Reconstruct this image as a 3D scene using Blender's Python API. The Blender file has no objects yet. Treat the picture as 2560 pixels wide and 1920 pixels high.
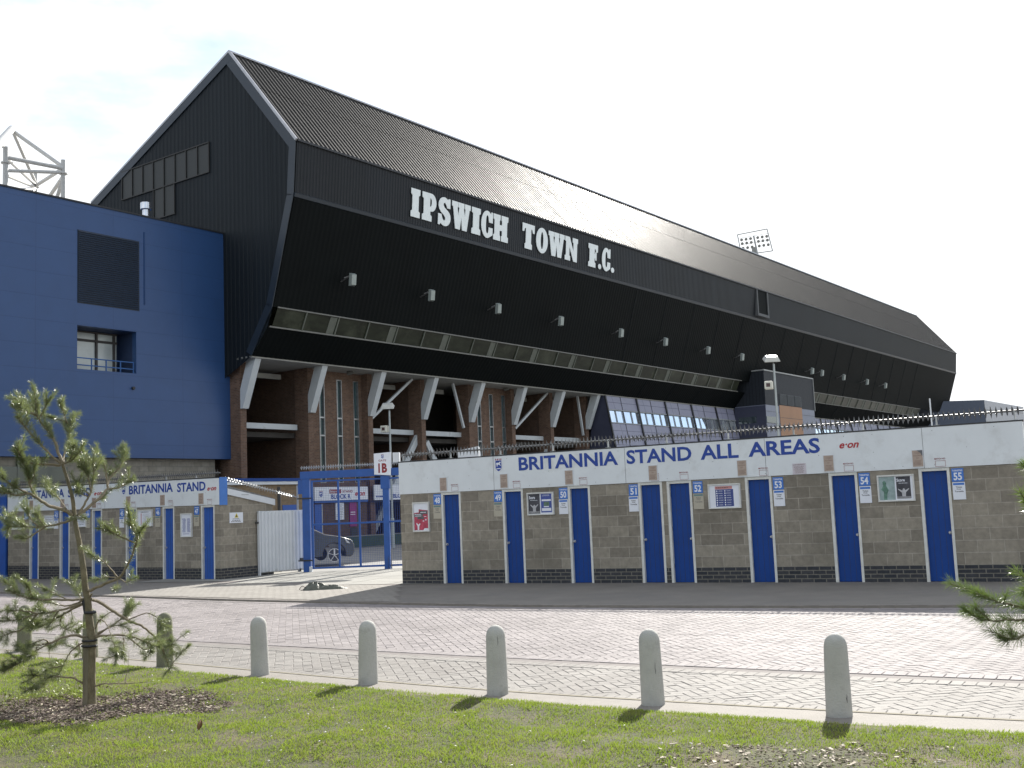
import bpy, bmesh, math, random
import numpy as np
from mathutils import Vector, Matrix, Quaternion
PI = math.pi
sc = bpy.context.scene
COL = sc.collection
random.seed(11)
RNG = np.random.default_rng(5)

# ------------------------------------------------------------------ camera
cam_d = bpy.data.cameras.new('camera'); cam = bpy.data.objects.new('camera', cam_d); COL.objects.link(cam)
F_PX, PITCH, ROLL, EYE = 2772.64, math.radians(6.32455), math.radians(-2.3623), 1.59
fw = Vector((0, math.cos(PITCH), math.sin(PITCH))); rt = Vector((1, 0, 0)); up = rt.cross(fw)
rr = math.cos(ROLL)*rt + math.sin(ROLL)*up; uu = -math.sin(ROLL)*rt + math.cos(ROLL)*up
M = Matrix((rr, uu, -fw)).transposed().to_4x4(); M.translation = Vector((0, 0, EYE))
cam.matrix_world = M
cam_d.sensor_width = 36; cam_d.lens = 36*F_PX/2560
cam_d.clip_start = .05; cam_d.clip_end = 3000
sc.camera = cam

# ------------------------------------------------------------------ light
SUN_AZ, SUN_EL = math.radians(18.3), math.radians(28.6)
sdir = Vector((math.sin(SUN_AZ)*math.cos(SUN_EL), math.cos(SUN_AZ)*math.cos(SUN_EL), math.sin(SUN_EL)))
sl = bpy.data.lights.new('sun', 'SUN'); sl.energy = 5.0; sl.angle = math.radians(.55); sl.color = (1, .955, .88)
so = bpy.data.objects.new('sun', sl); COL.objects.link(so); so.rotation_euler = sdir.to_track_quat('Z', 'Y').to_euler()
so.location = sdir*80
w = bpy.data.worlds.new('World'); sc.world = w; w.use_nodes = True
nt = w.node_tree; nt.nodes.clear()
def WN(t, **k):
    n = nt.nodes.new(t)
    for a, b in k.items(): setattr(n, a, b)
    return n
out = WN('ShaderNodeOutputWorld')
sky = WN('ShaderNodeTexSky', sky_type='NISHITA', sun_disc=False, sun_elevation=SUN_EL, sun_rotation=SUN_AZ, air_density=1.0, dust_density=.8, ozone_density=1.0)
bg = WN('ShaderNodeBackground'); bg.inputs['Strength'].default_value = .10
nt.links.new(sky.outputs[0], bg.inputs['Color'])
bg2 = WN('ShaderNodeBackground'); bg2.inputs['Color'].default_value = (.96, .98, 1, 1); bg2.inputs['Strength'].default_value = .68
tc = WN('ShaderNodeTexCoord'); mp = WN('ShaderNodeMapping'); mp.inputs['Scale'].default_value = (1, 1, 2.6); mp.inputs['Location'].default_value = (1.92, .08, .83)
nz = WN('ShaderNodeTexNoise'); nz.inputs['Scale'].default_value = 2.3; nz.inputs['Detail'].default_value = 9; nz.inputs['Roughness'].default_value = .58
cr = WN('ShaderNodeValToRGB'); cr.color_ramp.elements[0].position = .42; cr.color_ramp.elements[1].position = .58
cr.color_ramp.elements[0].color = (.08, .08, .08, 1)
nt.links.new(tc.outputs['Generated'], mp.inputs[0]); nt.links.new(mp.outputs[0], nz.inputs[0]); nt.links.new(nz.outputs[0], cr.inputs[0])
mx = WN('ShaderNodeMixShader')
nt.links.new(cr.outputs[0], mx.inputs[0]); nt.links.new(bg.outputs[0], mx.inputs[1]); nt.links.new(bg2.outputs[0], mx.inputs[2])
nt.links.new(mx.outputs[0], out.inputs[0])
vs = sc.view_settings; vs.view_transform = 'Standard'; vs.look = 'None'; vs.exposure = 0.95; vs.gamma = 1.0
sc.cycles.use_denoising = True
sc.cycles.max_bounces = 8

# ------------------------------------------------------------------ materials
MATS = {}
def pmat(name, col, rough=.75, var=.12, scale=3.0, bump=0.0, bscale=30.0, metallic=0.0, spec=.5, detail=6.0, dirt=None, dscale=1.2, dmin=.55, dmax=.7, rnd=0.0, coat=0.0, trans=0.0, mapscale=(1, 1, 1), rvar=0.0):
    if name in MATS: return MATS[name]
    m = bpy.data.materials.new(name); m.use_nodes = True; t = m.node_tree; N = t.nodes; Lk = t.links.new
    b = N['Principled BSDF']; b.inputs['Roughness'].default_value = rough; b.inputs['Metallic'].default_value = metallic
    b.inputs['Specular IOR Level'].default_value = spec
    if coat: b.inputs['Coat Weight'].default_value = coat; b.inputs['Coat Roughness'].default_value = .15
    tcn = N.new('ShaderNodeTexCoord'); mpn = N.new('ShaderNodeMapping'); Lk(tcn.outputs['Object'], mpn.inputs[0]); mpn.inputs['Scale'].default_value = mapscale
    n1 = N.new('ShaderNodeTexNoise'); n1.inputs['Scale'].default_value = scale; n1.inputs['Detail'].default_value = detail; n1.inputs['Roughness'].default_value = .6
    Lk(mpn.outputs[0], n1.inputs[0])
    mr = N.new('ShaderNodeMapRange'); mr.inputs[1].default_value = .3; mr.inputs[2].default_value = .7; mr.inputs[3].default_value = 1-var; mr.inputs[4].default_value = 1+var
    Lk(n1.outputs[0], mr.inputs[0])
    src = mr.outputs[0]
    if rnd:
        g = N.new('ShaderNodeNewGeometry'); m2 = N.new('ShaderNodeMapRange'); m2.inputs[3].default_value = 1-rnd; m2.inputs[4].default_value = 1+rnd
        Lk(g.outputs['Random Per Island'], m2.inputs[0]); mm = N.new('ShaderNodeMath'); mm.operation = 'MULTIPLY'; Lk(src, mm.inputs[0]); Lk(m2.outputs[0], mm.inputs[1]); src = mm.outputs[0]
    vm = N.new('ShaderNodeVectorMath'); vm.operation = 'SCALE'; vm.inputs[0].default_value = col[:3]; Lk(src, vm.inputs['Scale'])
    c = vm.outputs[0]
    if dirt:
        n2 = N.new('ShaderNodeTexNoise'); n2.inputs['Scale'].default_value = dscale; n2.inputs['Detail'].default_value = 8; n2.inputs['Roughness'].default_value = .65; Lk(tcn.outputs['Object'], n2.inputs[0])
        r2 = N.new('ShaderNodeMapRange'); r2.inputs[1].default_value = dmin; r2.inputs[2].default_value = dmax; Lk(n2.outputs[0], r2.inputs[0])
        mc = N.new('ShaderNodeMix'); mc.data_type = 'RGBA'; mc.inputs['B'].default_value = (*dirt, 1) if False else (dirt[0], dirt[1], dirt[2], 1)
        Lk(r2.outputs[0], mc.inputs['Factor']); Lk(c, mc.inputs['A']); c = mc.outputs['Result']
    Lk(c, b.inputs['Base Color'])
    if bump:
        n3 = N.new('ShaderNodeTexNoise'); n3.inputs['Scale'].default_value = bscale; n3.inputs['Detail'].default_value = 6; Lk(mpn.outputs[0], n3.inputs[0])
        bp = N.new('ShaderNodeBump'); bp.inputs['Strength'].default_value = bump; bp.inputs['Distance'].default_value = .02; Lk(n3.outputs[0], bp.inputs['Height']); Lk(bp.outputs[0], b.inputs['Normal'])
    if rvar:
        m4 = N.new('ShaderNodeMapRange'); m4.inputs[1].default_value = .3; m4.inputs[2].default_value = .7; m4.inputs[3].default_value = rough-rvar; m4.inputs[4].default_value = rough+rvar; Lk(n1.outputs[0], m4.inputs[0]); Lk(m4.outputs[0], b.inputs['Roughness'])
    if trans:
        b.inputs['Transmission Weight'].default_value = trans
    MATS[name] = m; return m

def bmat(name, c1, c2, mortar, bw, rh, ms=.01, rough=.9, loc=(0, 0, 0), offset=.5, var=.12, nscale=6, bump=.4, msmooth=.1, bias=0.0, axis='XZ', spec=.3, stain=None):
    """courses of blocks or bricks on an upright face"""
    if name in MATS: return MATS[name]
    m = bpy.data.materials.new(name); m.use_nodes = True; t = m.node_tree; N = t.nodes; Lk = t.links.new
    b = N['Principled BSDF']; b.inputs['Roughness'].default_value = rough; b.inputs['Specular IOR Level'].default_value = spec
    tcn = N.new('ShaderNodeTexCoord'); sp = N.new('ShaderNodeSeparateXYZ'); cb = N.new('ShaderNodeCombineXYZ'); Lk(tcn.outputs['Object'], sp.inputs[0])
    if axis == 'XZ':
        ad = N.new('ShaderNodeMath'); ad.operation = 'ADD'; Lk(sp.outputs[0], ad.inputs[0]); Lk(sp.outputs[1], ad.inputs[1]); Lk(ad.outputs[0], cb.inputs[0])
    else: Lk(sp.outputs[1], cb.inputs[0])
    Lk(sp.outputs[2], cb.inputs[1])
    mpn = N.new('ShaderNodeMapping'); mpn.inputs['Location'].default_value = loc; Lk(cb.outputs[0], mpn.inputs[0])
    br = N.new('ShaderNodeTexBrick'); br.inputs['Color1'].default_value = (*c1, 1); br.inputs['Color2'].default_value = (*c2, 1); br.inputs['Mortar'].default_value = (*mortar, 1)
    br.inputs['Scale'].default_value = 1; br.inputs['Mortar Size'].default_value = ms; br.inputs['Mortar Smooth'].default_value = msmooth; br.inputs['Brick Width'].default_value = bw; br.inputs['Row Height'].default_value = rh; br.offset = offset; br.inputs['Bias'].default_value = bias
    Lk(mpn.outputs[0], br.inputs[0])
    n1 = N.new('ShaderNodeTexNoise'); n1.inputs['Scale'].default_value = nscale; n1.inputs['Detail'].default_value = 8; n1.inputs['Roughness'].default_value = .65; Lk(tcn.outputs['Object'], n1.inputs[0])
    mr = N.new('ShaderNodeMapRange'); mr.inputs[1].default_value = .3; mr.inputs[2].default_value = .7; mr.inputs[3].default_value = 1-var; mr.inputs[4].default_value = 1+var; Lk(n1.outputs[0], mr.inputs[0])
    vm = N.new('ShaderNodeVectorMath'); vm.operation = 'SCALE'; Lk(br.outputs[0], vm.inputs[0]); Lk(mr.outputs[0], vm.inputs['Scale'])
    c = vm.outputs[0]
    if stain:
        n2 = N.new('ShaderNodeTexNoise'); n2.inputs['Scale'].default_value = .9; n2.inputs['Detail'].default_value = 7; Lk(tcn.outputs['Object'], n2.inputs[0])
        r2 = N.new('ShaderNodeMapRange'); r2.inputs[1].default_value = .5; r2.inputs[2].default_value = .75; r2.inputs[4].default_value = .6; Lk(n2.outputs[0], r2.inputs[0])
        mc = N.new('ShaderNodeMix'); mc.data_type = 'RGBA'; mc.inputs['B'].default_value = (*stain, 1); Lk(r2.outputs[0], mc.inputs['Factor']); Lk(c, mc.inputs['A']); c = mc.outputs['Result']
    Lk(c, b.inputs['Base Color'])
    if bump:
        bp = N.new('ShaderNodeBump'); bp.inputs['Strength'].default_value = bump; bp.inputs['Distance'].default_value = .01
        ml = N.new('ShaderNodeMath'); ml.operation = 'MULTIPLY_ADD'; Lk(br.outputs['Fac'], ml.inputs[0]); ml.inputs[1].default_value = -1.0; Lk(n1.outputs[0], ml.inputs[2])
        Lk(ml.outputs[0], bp.inputs['Height']); Lk(bp.outputs[0], b.inputs['Normal'])
    MATS[name] = m; return m

def glass(name, col=(.03, .045, .05), rough=.05):
    return pmat(name, col, rough=rough, var=.25, scale=.7, spec=.9)

BLOCK = bmat('concrete_block', (.29, .26, .212), (.195, .173, .142), (.34, .31, .265), .43, .2075, ms=.0065, loc=(.1, -.29+.0, 0), var=.2, nscale=9, bump=.35, stain=(.11, .10, .08))
PLINTH = bmat('engineering_brick', (.026, .029, .037), (.044, .044, .05), (.15, .14, .12), .225, .0745, ms=.009, rough=.6, loc=(0, -.29, 0), var=.25, nscale=14, bump=.4)
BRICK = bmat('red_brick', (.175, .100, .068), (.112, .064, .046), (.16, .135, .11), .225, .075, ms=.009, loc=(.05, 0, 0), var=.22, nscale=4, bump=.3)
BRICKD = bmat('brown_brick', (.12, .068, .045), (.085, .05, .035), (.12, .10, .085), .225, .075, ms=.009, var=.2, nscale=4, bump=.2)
TANBRICK = bmat('tan_brick', (.24, .165, .095), (.19, .13, .08), (.2, .17, .13), .225, .075, ms=.009, var=.15, nscale=5, bump=.2)
WHITEP = pmat('white_paint', (.60, .62, .65), rough=.6, var=.05, scale=2, dirt=(.34, .34, .32), dscale=2.5, dmin=.62, dmax=.85, bump=.03)
FASC = pmat('fascia_board', (.64, .67, .69), rough=.5, var=.05, scale=1.5, dirt=(.42, .42, .41), dscale=2.2, dmin=.54, dmax=.9, bump=.02)
CREAM = pmat('cream_paint', (.60, .60, .57), rough=.6, var=.1, scale=8, dirt=(.25, .2, .15), dscale=9, dmin=.66, dmax=.8)
BLUED = pmat('blue_door_paint', (.001, .042, .225), rough=.5, var=.08, scale=2, spec=.3, dirt=(.02, .03, .09), dscale=3, dmin=.6, dmax=.85)
BLUEG = pmat('blue_gate_paint', (.009, .070, .29), rough=.42, var=.12, scale=4, spec=.5, dirt=(.05, .06, .10), dscale=5, dmin=.64, dmax=.8)
BLUEL = pmat('light_blue_paint', (.05, .17, .50), rough=.5, var=.08, scale=3)
SIGNB = pmat('sign_blue', (.035, .15, .50), rough=.45, var=.06, scale=6)
LETB = pmat('letter_blue', (.006, .042, .27), rough=.5, var=.06, scale=6)
RED = pmat('letter_red', (.38, .012, .02), rough=.5, var=.06)
DRED = pmat('dark_red', (.22, .012, .02), rough=.5, var=.06)
PWHITE = pmat('print_white', (.68, .70, .76), rough=.5, var=.04)
BROWNP = pmat('faded_notice', (.36, .285, .235), rough=.6, var=.12, scale=12)
CREAMN = pmat('faded_cream_notice', (.40, .365, .29), rough=.6, var=.06, scale=6)
INKG = pmat('ink_grey', (.12, .12, .13), rough=.6); INKB = pmat('ink_brown', (.18, .11, .09), rough=.6); INKD = pmat('ink_dark', (.03, .03, .04), rough=.6)
GALV = pmat('galvanised_steel', (.32, .33, .34), rough=.42, var=.25, scale=6, metallic=.75)
GALVD = pmat('weathered_steel', (.16, .16, .16), rough=.45, var=.3, scale=9, metallic=.6)
GREYP = pmat('grey_paint', (.30, .31, .31), rough=.5, var=.08)
DARK = pmat('dark_trim', (.02, .021, .025), rough=.5, var=.15)
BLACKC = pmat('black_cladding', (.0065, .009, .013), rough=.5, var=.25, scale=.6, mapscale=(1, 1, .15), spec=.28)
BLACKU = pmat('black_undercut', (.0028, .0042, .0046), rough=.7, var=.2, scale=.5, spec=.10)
BLACKG = pmat('black_gable', (.0085, .0125, .0165), rough=.6, var=.15, scale=.6, mapscale=(1, 1, .12), spec=.2)
TRIMC = pmat('slate_flashing', (.016, .025, .038), rough=.42, var=.1, scale=1, spec=.5)
ROOFM = pmat('roof_sheet', (.027, .026, .0245), rough=.54, var=.3, scale=1.2, mapscale=(1, .10, .10), spec=.15, rvar=.05)
VERGE = pmat('verge_metal', (.42, .42, .44), rough=.35, metallic=.4, var=.1)
CONCP = pmat('painted_concrete', (.50, .53, .55), rough=.7, var=.08, scale=1.5, dirt=(.3, .3, .28), dscale=1.5, dmin=.6, dmax=.8)
SOFF = pmat('grey_soffit', (.34, .34, .32), rough=.8, var=.12, scale=1)
INTER = pmat('dark_interior', (.05, .045, .04), rough=.9, var=.25, scale=.8)
LETW = pmat('letter_white', (.76, .81, .82), rough=.5, var=.05)
BLUEC = bmat('blue_cladding', (.024, .069, .192), (.0248, .0705, .195), (.020, .058, .168), 3.6, 1.0, ms=.016, rough=.42, loc=(.80, -.96, 0), offset=0, var=.05, nscale=1.2, bump=.25, spec=.5)
PANEL = bmat('panel_cladding', (.235, .24, .325), (.25, .255, .34), (.09, .09, .14), 4.3, .5, ms=.02, rough=.5, loc=(0, -.05, 0), offset=0, var=.06, nscale=1.5, bump=.2, spec=.5)
PANELD = pmat('panel_dark', (.045, .05, .085), rough=.5, var=.1, scale=.5)
ORANGE = pmat('orange_panel', (.33, .175, .095), rough=.6, var=.08, scale=.8)
CONC = pmat('cast_concrete', (.36, .355, .33), rough=.85, var=.14, scale=5, bump=.25, bscale=60, dirt=(.20, .195, .17), dscale=4, dmin=.56, dmax=.75)
GLASS = glass('dark_glass'); GLASSG = glass('green_glass', (.02, .05, .055), .12)
GLASSS = pmat('sky_glass', (.75, .80, .86), rough=.03, var=.1, metallic=.85, spec=1)
LAMPG = pmat('lamp_glass', (.55, .56, .56), rough=.25, var=.05)
FLOODW = pmat('flood_housing', (.30, .34, .33), rough=.35, var=.1, metallic=.2)

# ------------------------------------------------------------------ mesh helpers
class MB:
    def __init__(s): s.v = []; s.f = []
    def add(s, vs_, fs_):
        n = len(s.v); s.v += [tuple(a) for a in vs_]; s.f += [tuple(i+n for i in q) for q in fs_]; return s
    def box(s, x0, x1, y0, y1, z0, z1):
        return s.add([(x0, y0, z0), (x1, y0, z0), (x1, y1, z0), (x0, y1, z0), (x0, y0, z1), (x1, y0, z1), (x1, y1, z1), (x0, y1, z1)],
                     [(0, 3, 2, 1), (4, 5, 6, 7), (0, 1, 5, 4), (1, 2, 6, 5), (2, 3, 7, 6), (3, 0, 4, 7)])
    def quad(s, *p): return s.add(p, [tuple(range(len(p)))])
    def prism(s, poly, axis, a, b):
        """extrude a polygon given in the two other axes between a and b along axis"""
        def P(p, t): return {'x': (t, p[0], p[1]), 'y': (p[0], t, p[1]), 'z': (p[0], p[1], t)}[axis]
        n = len(poly); vs_ = [P(p, a) for p in poly]+[P(p, b) for p in poly]
        fs_ = [tuple(range(n))[::-1], tuple(range(n, 2*n))]+[(i, (i+1) % n, n+(i+1) % n, n+i) for i in range(n)]
        return s.add(vs_, fs_)
    def tube(s, pts, r, n=8, cap=True):
        pts = [Vector(p) for p in pts]; rs = r if isinstance(r, (list, tuple)) else [r]*len(pts)
        rings = []; prev = None
        for i, p in enumerate(pts):
            d = (pts[min(i+1, len(pts)-1)]-pts[max(i-1, 0)]).normalized()
            if prev is None:
                a = Vector((0, 0, 1)) if abs(d.z) < .9 else Vector((1, 0, 0)); x = d.cross(a).normalized()
            else: x = (prev-d*prev.dot(d)).normalized()
            prev = x; y = d.cross(x)
            rings.append([p+(x*math.cos(2*PI*k/n)+y*math.sin(2*PI*k/n))*rs[i] for k in range(n)])
        vs_ = [v for g in rings for v in g]; fs_ = []
        for i in range(len(pts)-1):
            for k in range(n): fs_.append((i*n+k, i*n+(k+1) % n, (i+1)*n+(k+1) % n, (i+1)*n+k))
        if cap: fs_ += [tuple(range(n))[::-1], tuple((len(pts)-1)*n+k for k in range(n))]
        return s.add(vs_, fs_)
    def bar(s, a, b, w_, h_=None):
        """square bar between two points"""
        a, b = Vector(a), Vector(b); d = (b-a).normalized(); h_ = h_ or w_
        q = Vector((0, 0, 1)) if abs(d.z) < .95 else Vector((0, 1, 0)); x = d.cross(q).normalized()*w_/2; y = x.cross(d).normalized()*h_/2
        vs_ = [p+i*x+j*y for p in (a, b) for i, j in ((-1, -1), (1, -1), (1, 1), (-1, 1))]
        return s.add(vs_, [(0, 1, 2, 3), (7, 6, 5, 4), (0, 4, 5, 1), (1, 5, 6, 2), (2, 6, 7, 3), (3, 7, 4, 0)])
    def lathe(s, prof, n=24, c=(0, 0, 0)):
        vs_ = []; fs_ = []
        for r, z in prof:
            for k in range(n): vs_.append((c[0]+r*math.cos(2*PI*k/n), c[1]+r*math.sin(2*PI*k/n), c[2]+z))
        for i in range(len(prof)-1):
            for k in range(n): fs_.append((i*n+k, i*n+(k+1) % n, (i+1)*n+(k+1) % n, (i+1)*n+k))
        fs_ += [tuple(range(n))[::-1], tuple((len(prof)-1)*n+k for k in range(n))]
        return s.add(vs_, fs_)
    def build(s, name, mat, parent=None, smooth=False, fix=True, bevel=0):
        me = bpy.data.meshes.new(name); me.from_pydata([tuple(v) for v in s.v], [], s.f); me.update()
        if fix:
            bm = bmesh.new(); bm.from_mesh(me); bmesh.ops.recalc_face_normals(bm, faces=bm.faces); bm.to_mesh(me); bm.free()
        if smooth:
            me.polygons.foreach_set('use_smooth', [True]*len(me.polygons))
            try: me.set_sharp_from_angle(angle=math.radians(40))
            except Exception: pass
        me.materials.append(mat)
        o = bpy.data.objects.new(name, me); COL.objects.link(o)
        if parent: o.parent = parent
        if bevel:
            md = o.modifiers.new('bevel', 'BEVEL'); md.width = bevel; md.segments = 2; md.limit_method = 'ANGLE'
        return o

class Frame:
    def __init__(s, o, deg): s.o = Vector((o[0], o[1], 0)); s.a = math.radians(deg); s.x = Vector((math.cos(s.a), math.sin(s.a), 0)); s.y = Vector((-math.sin(s.a), math.cos(s.a), 0))
    def w(s, x, y, z=0): return s.o+s.x*x+s.y*y+Vector((0, 0, z))
FRW = Frame((0, 0), 0)
FR = Frame((-2.607, 24.966), -29.027)
FL = Frame((-7.893, 29.669), -34.0)
FS = Frame((-9.377, 49.113), 54.003)
FG = Frame((-6.104, 31.652), -2.914)

def tag(o, label, cat, group=None, kind=None):
    if label: o['label'] = label
    if cat: o['category'] = cat
    if group: o['group'] = group
    if kind: o['kind'] = kind
    return o
def thing(name, label, cat, fr=FRW, x=0, y=0, z=0, group=None, rot=0):
    o = bpy.data.objects.new(name, None); COL.objects.link(o); o.empty_display_size = .2
    o.location = fr.w(x, y, z); o.rotation_euler = (0, 0, fr.a+rot)
    return tag(o, label, cat, group)
def structure(o): o['kind'] = 'structure'; return o

# text as real mesh lettering, fitted to a box on the plane y = yy (facing -y)
def text_mesh(s, bold=0.0, shear=0.0):
    cu = bpy.data.curves.new('t', 'FONT'); cu.body = s; cu.size = 1; cu.offset = bold; cu.shear = shear; cu.resolution_u = 3; cu.space_character = 1.0
    ob = bpy.data.objects.new('t', cu); COL.objects.link(ob); dg = bpy.context.evaluated_depsgraph_get(); dg.update()
    me = bpy.data.meshes.new_from_object(ob.evaluated_get(dg)); vs_ = [tuple(v.co) for v in me.vertices]; fs_ = [tuple(p.vertices) for p in me.polygons]
    bpy.data.objects.remove(ob); bpy.data.curves.remove(cu); bpy.data.meshes.remove(me)
    return vs_, fs_
TXC = {}
def lettering(mb, s, x0, x1, z0, z1, yy, bold=0.0, shear=0.0, slope=0.0):
    k = (s, bold, shear)
    if k not in TXC: TXC[k] = text_mesh(s, bold, shear)
    vs_, fs_ = TXC[k]
    xs = [v[0] for v in vs_]; ys = [v[1] for v in vs_]; a, b, c, d = min(xs), max(xs), min(ys), max(ys)
    mb.add([(x0+(v[0]-a)/(b-a)*(x1-x0), yy, z0+(v[1]-c)/(d-c)*(z1-z0)) for v in vs_], fs_)
    return mb
def scribble(mb, x0, x1, z0, z1, rows, yy, fill=.6, seed=0):
    """rows of small unreadable print"""
    r = random.Random(seed)
    h = (z1-z0)/rows
    for i in range(rows):
        zc = z1-(i+.5)*h; x = x0+r.uniform(0, .15)*(x1-x0); xe = x1-r.uniform(0, .2)*(x1-x0)
        while x < xe:
            wd = r.uniform(.06, .16)*(x1-x0); mb.quad((x, yy, zc-h*fill*.3), (min(x+wd, xe), yy, zc-h*fill*.3), (min(x+wd, xe), yy, zc+h*fill*.3), (x, yy, zc+h*fill*.3)); x += wd+.03*(x1-x0)
    return mb

# ------------------------------------------------------------------ setting: ground, road, kerbs, lawn
FK = [(-60, 66), (-30, 40.8), (-12.96, 27.98), (-9.62, 25.3), (-5.48, 21.97), (-2.07, 19.63), (-.02, 18.2), (4.01, 16.23), (6.72, 15.1), (14, 12.3), (60, -5)]
CH = [(-60, 54), (-22, 27.3), (-8.2, 17.6), (-3.65, 14.5), (-.39, 12.22), (2.52, 10.37), (4.14, 9.40), (12, 4.9), (60, -22)]
KI = [(-60, 51), (-22, 25.6), (-5.94, 14.25), (-4.15, 12.95), (-3.01, 12.05), (-.33, 9.98), (2.06, 8.54), (3.42, 7.80), (12, 3.3), (60, -22.5)]
KO = [(-60, 50.4), (-22, 25.0), (-6.71, 14.35), (-2.83, 11.33), (-.04, 9.25), (1.92, 8.00), (3.2, 7.32), (12, 2.75), (60, -23)]
XS = np.arange(-58, 58.01, .25)
def curve(P):
    x, y = zip(*P); yy = np.interp(XS, x, y); k = np.ones(9)/9
    return np.concatenate([yy[:4], np.convolve(yy, k, 'valid'), yy[-4:]])
cFK, cCH, cKI, cKO = curve(FK), curve(CH), curve(KI), curve(KO)
def strip(name, ya, yb, z, mat, za=None):
    mb = MB(); n = len(XS); za = z if za is None else za
    mb.add([(XS[i], ya[i], z) for i in range(n)]+[(XS[i], yb[i], za) for i in range(n)], [(i, i+1, n+i+1, n+i) for i in range(n-1)])
    return structure(mb.build(name, mat))
GROUNDM = pmat('courtyard_concrete', (.27, .262, .245), rough=.85, var=.1, scale=.5, bump=.1, bscale=20, dirt=(.20, .195, .18), dscale=.3, dmin=.55, dmax=.75)
FOOTM = pmat('footway_tarmac', (.175, .160, .140), rough=.85, var=.13, scale=1.3, bump=.25, bscale=90, dirt=(.15, .14, .13), dscale=.6, dmin=.5, dmax=.8)
JOINT = pmat('joint_sand', (.20, .175, .16), rough=.95, var=.2, scale=20)
PAVEP = pmat('pink_paver', (.275, .25, .246), rough=.76, var=.12, scale=14, bump=.3, bscale=120, rnd=.10, spec=.11, dirt=(.185, .168, .163), dscale=.6, dmin=.45, dmax=.8)
PAVEG = pmat('buff_paver', (.255, .24, .222), rough=.76, var=.1, scale=14, bump=.3, bscale=120, rnd=.08, spec=.11, dirt=(.20, .185, .17), dscale=.8, dmin=.45, dmax=.8)
PAVEE = pmat('entrance_paver', (.27, .25, .22), rough=.85, var=.1, scale=14, rnd=.08, dirt=(.22, .205, .18), dscale=.9, dmin=.45, dmax=.8)
KERBM = pmat('kerb_concrete', (.215, .195, .17), rough=.85, var=.10, scale=7, bump=.35, bscale=70, dirt=(.21, .19, .165), dscale=2, dmin=.5, dmax=.8)
KERBY = pmat('kerb_edge', (.27, .245, .19), rough=.9, var=.12, scale=9, spec=.1)
KERBD = pmat('kerb_block', (.19, .17, .15), rough=.85, var=.15, scale=9, rnd=.15)
SOIL = pmat('lawn_soil', (.055, .055, .016), rough=.95, var=.35, scale=9, bump=.8, bscale=40, dirt=(.105, .082, .042), dscale=2.2, dmin=.48, dmax=.62)

g = MB(); g.quad((-600, -300, -.045), (600, -300, -.045), (600, 900, -.045), (-600, 900, -.045)); structure(g.build('ground', GROUNDM, fix=False))
# footway: between the footway kerb and the turnstile blocks
bx, by = zip(*[(p.x, p.y) for p in (FL.w(-60, .4), FL.w(0, .4), FL.w(.3, 1.9), FG.w(0, .1), FG.w(4.0, .1))]+[(-.9, 27.0), (-.5, 24.2), (FR.w(3, .3).x, FR.w(3, .3).y), (FR.w(60, .3).x, FR.w(60, .3).y)])
back = np.interp(XS, bx, by); n = len(XS); fo = MB(); R_ = 10
for r in range(R_+1): fo.v += [(XS[i], cFK[i]+(max(back[i], cFK[i]+.1)-cFK[i])*r/R_, 0) for i in range(n)]
fo.f = [(r*n+i, r*n+i+1, (r+1)*n+i+1, (r+1)*n+i) for r in range(R_) for i in range(n-1)]
structure(fo.build('footway', FOOTM))
# pale block-paved entrance in front of the gate
en = MB(); jn = Vector((-.03, .012)); rA = math.radians(-33)
ea, eb = Vector((math.cos(rA), math.sin(rA))), Vector((-math.sin(rA), math.cos(rA)))
quadE = [Vector((-6.9, 30.6)), Vector((-6.1, 31.6)), Vector((-2.75, 31.4)), Vector((-2.65, 24.9)), Vector((-2.2, 19.9)), Vector((-9.3, 25.25)), Vector((-7.7, 28.6))]
def inside(p, poly):
    c = False; n = len(poly)
    for i in range(n):
        a, b = poly[i], poly[(i+1) % n]
        if (a.y > p.y) != (b.y > p.y) and p.x < (b.x-a.x)*(p.y-a.y)/(b.y-a.y)+a.x: c = not c
    return c
o0 = Vector((-6, 25))
for j in range(-70, 75):
    for i in range(-35, 36):
        c = o0+ea*(i*.21+(.105 if j % 2 else 0))+eb*(j*.105)
        if inside(c, quadE) and np.interp(c.x, XS, cFK)+.22 < c.y < np.interp(c.x, XS, cFK)+4.3:
            a, b = ea*.1, eb*.0475
            en.quad(*[(q.x, q.y, .008) for q in (c-a-b, c+a-b, c+a+b, c-a+b)])
sl_ = MB(); rB = math.radians(-22); fa_, fb_ = Vector((math.cos(rB), math.sin(rB))), Vector((-math.sin(rB), math.cos(rB)))
for j in range(-8, 10):
    for i in range(-8, 9):
        c = Vector((-4.6, 29))+fa_*(i*1.24)+fb_*(j*.92)
        for cc in (c,):
            if inside(cc, [Vector((-10, 30.5)), Vector((-6.4, 33)), Vector((-1.5, 33)), Vector((-1.8, 25.5)), Vector((-2.6, 24)), Vector((-9.5, 29))]) and c.y > np.interp(c.x, XS, cFK)+4.6:
                a, b = fa_*.61, fb_*.45; sl_.quad(*[(q.x, q.y, .009+.001*((i+j) % 2)) for q in (cc-a-b, cc+a-b, cc+a+b, cc-a+b)])
structure(sl_.build('entrance_slabs', pmat('slab_concrete', (.27, .262, .235), rough=.85, var=.12, scale=2, bump=.15, bscale=40, rnd=.10, dirt=(.20, .195, .175), dscale=1, dmin=.5, dmax=.75), fix=False))
e1 = structure(en.build('entrance_paving', PAVEE, fix=False))
jb = MB(); jb.add([(p.x, p.y, .003) for p in quadE], [tuple(range(len(quadE)))[::-1]]); structure(jb.build('entrance_bed', JOINT))

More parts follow.
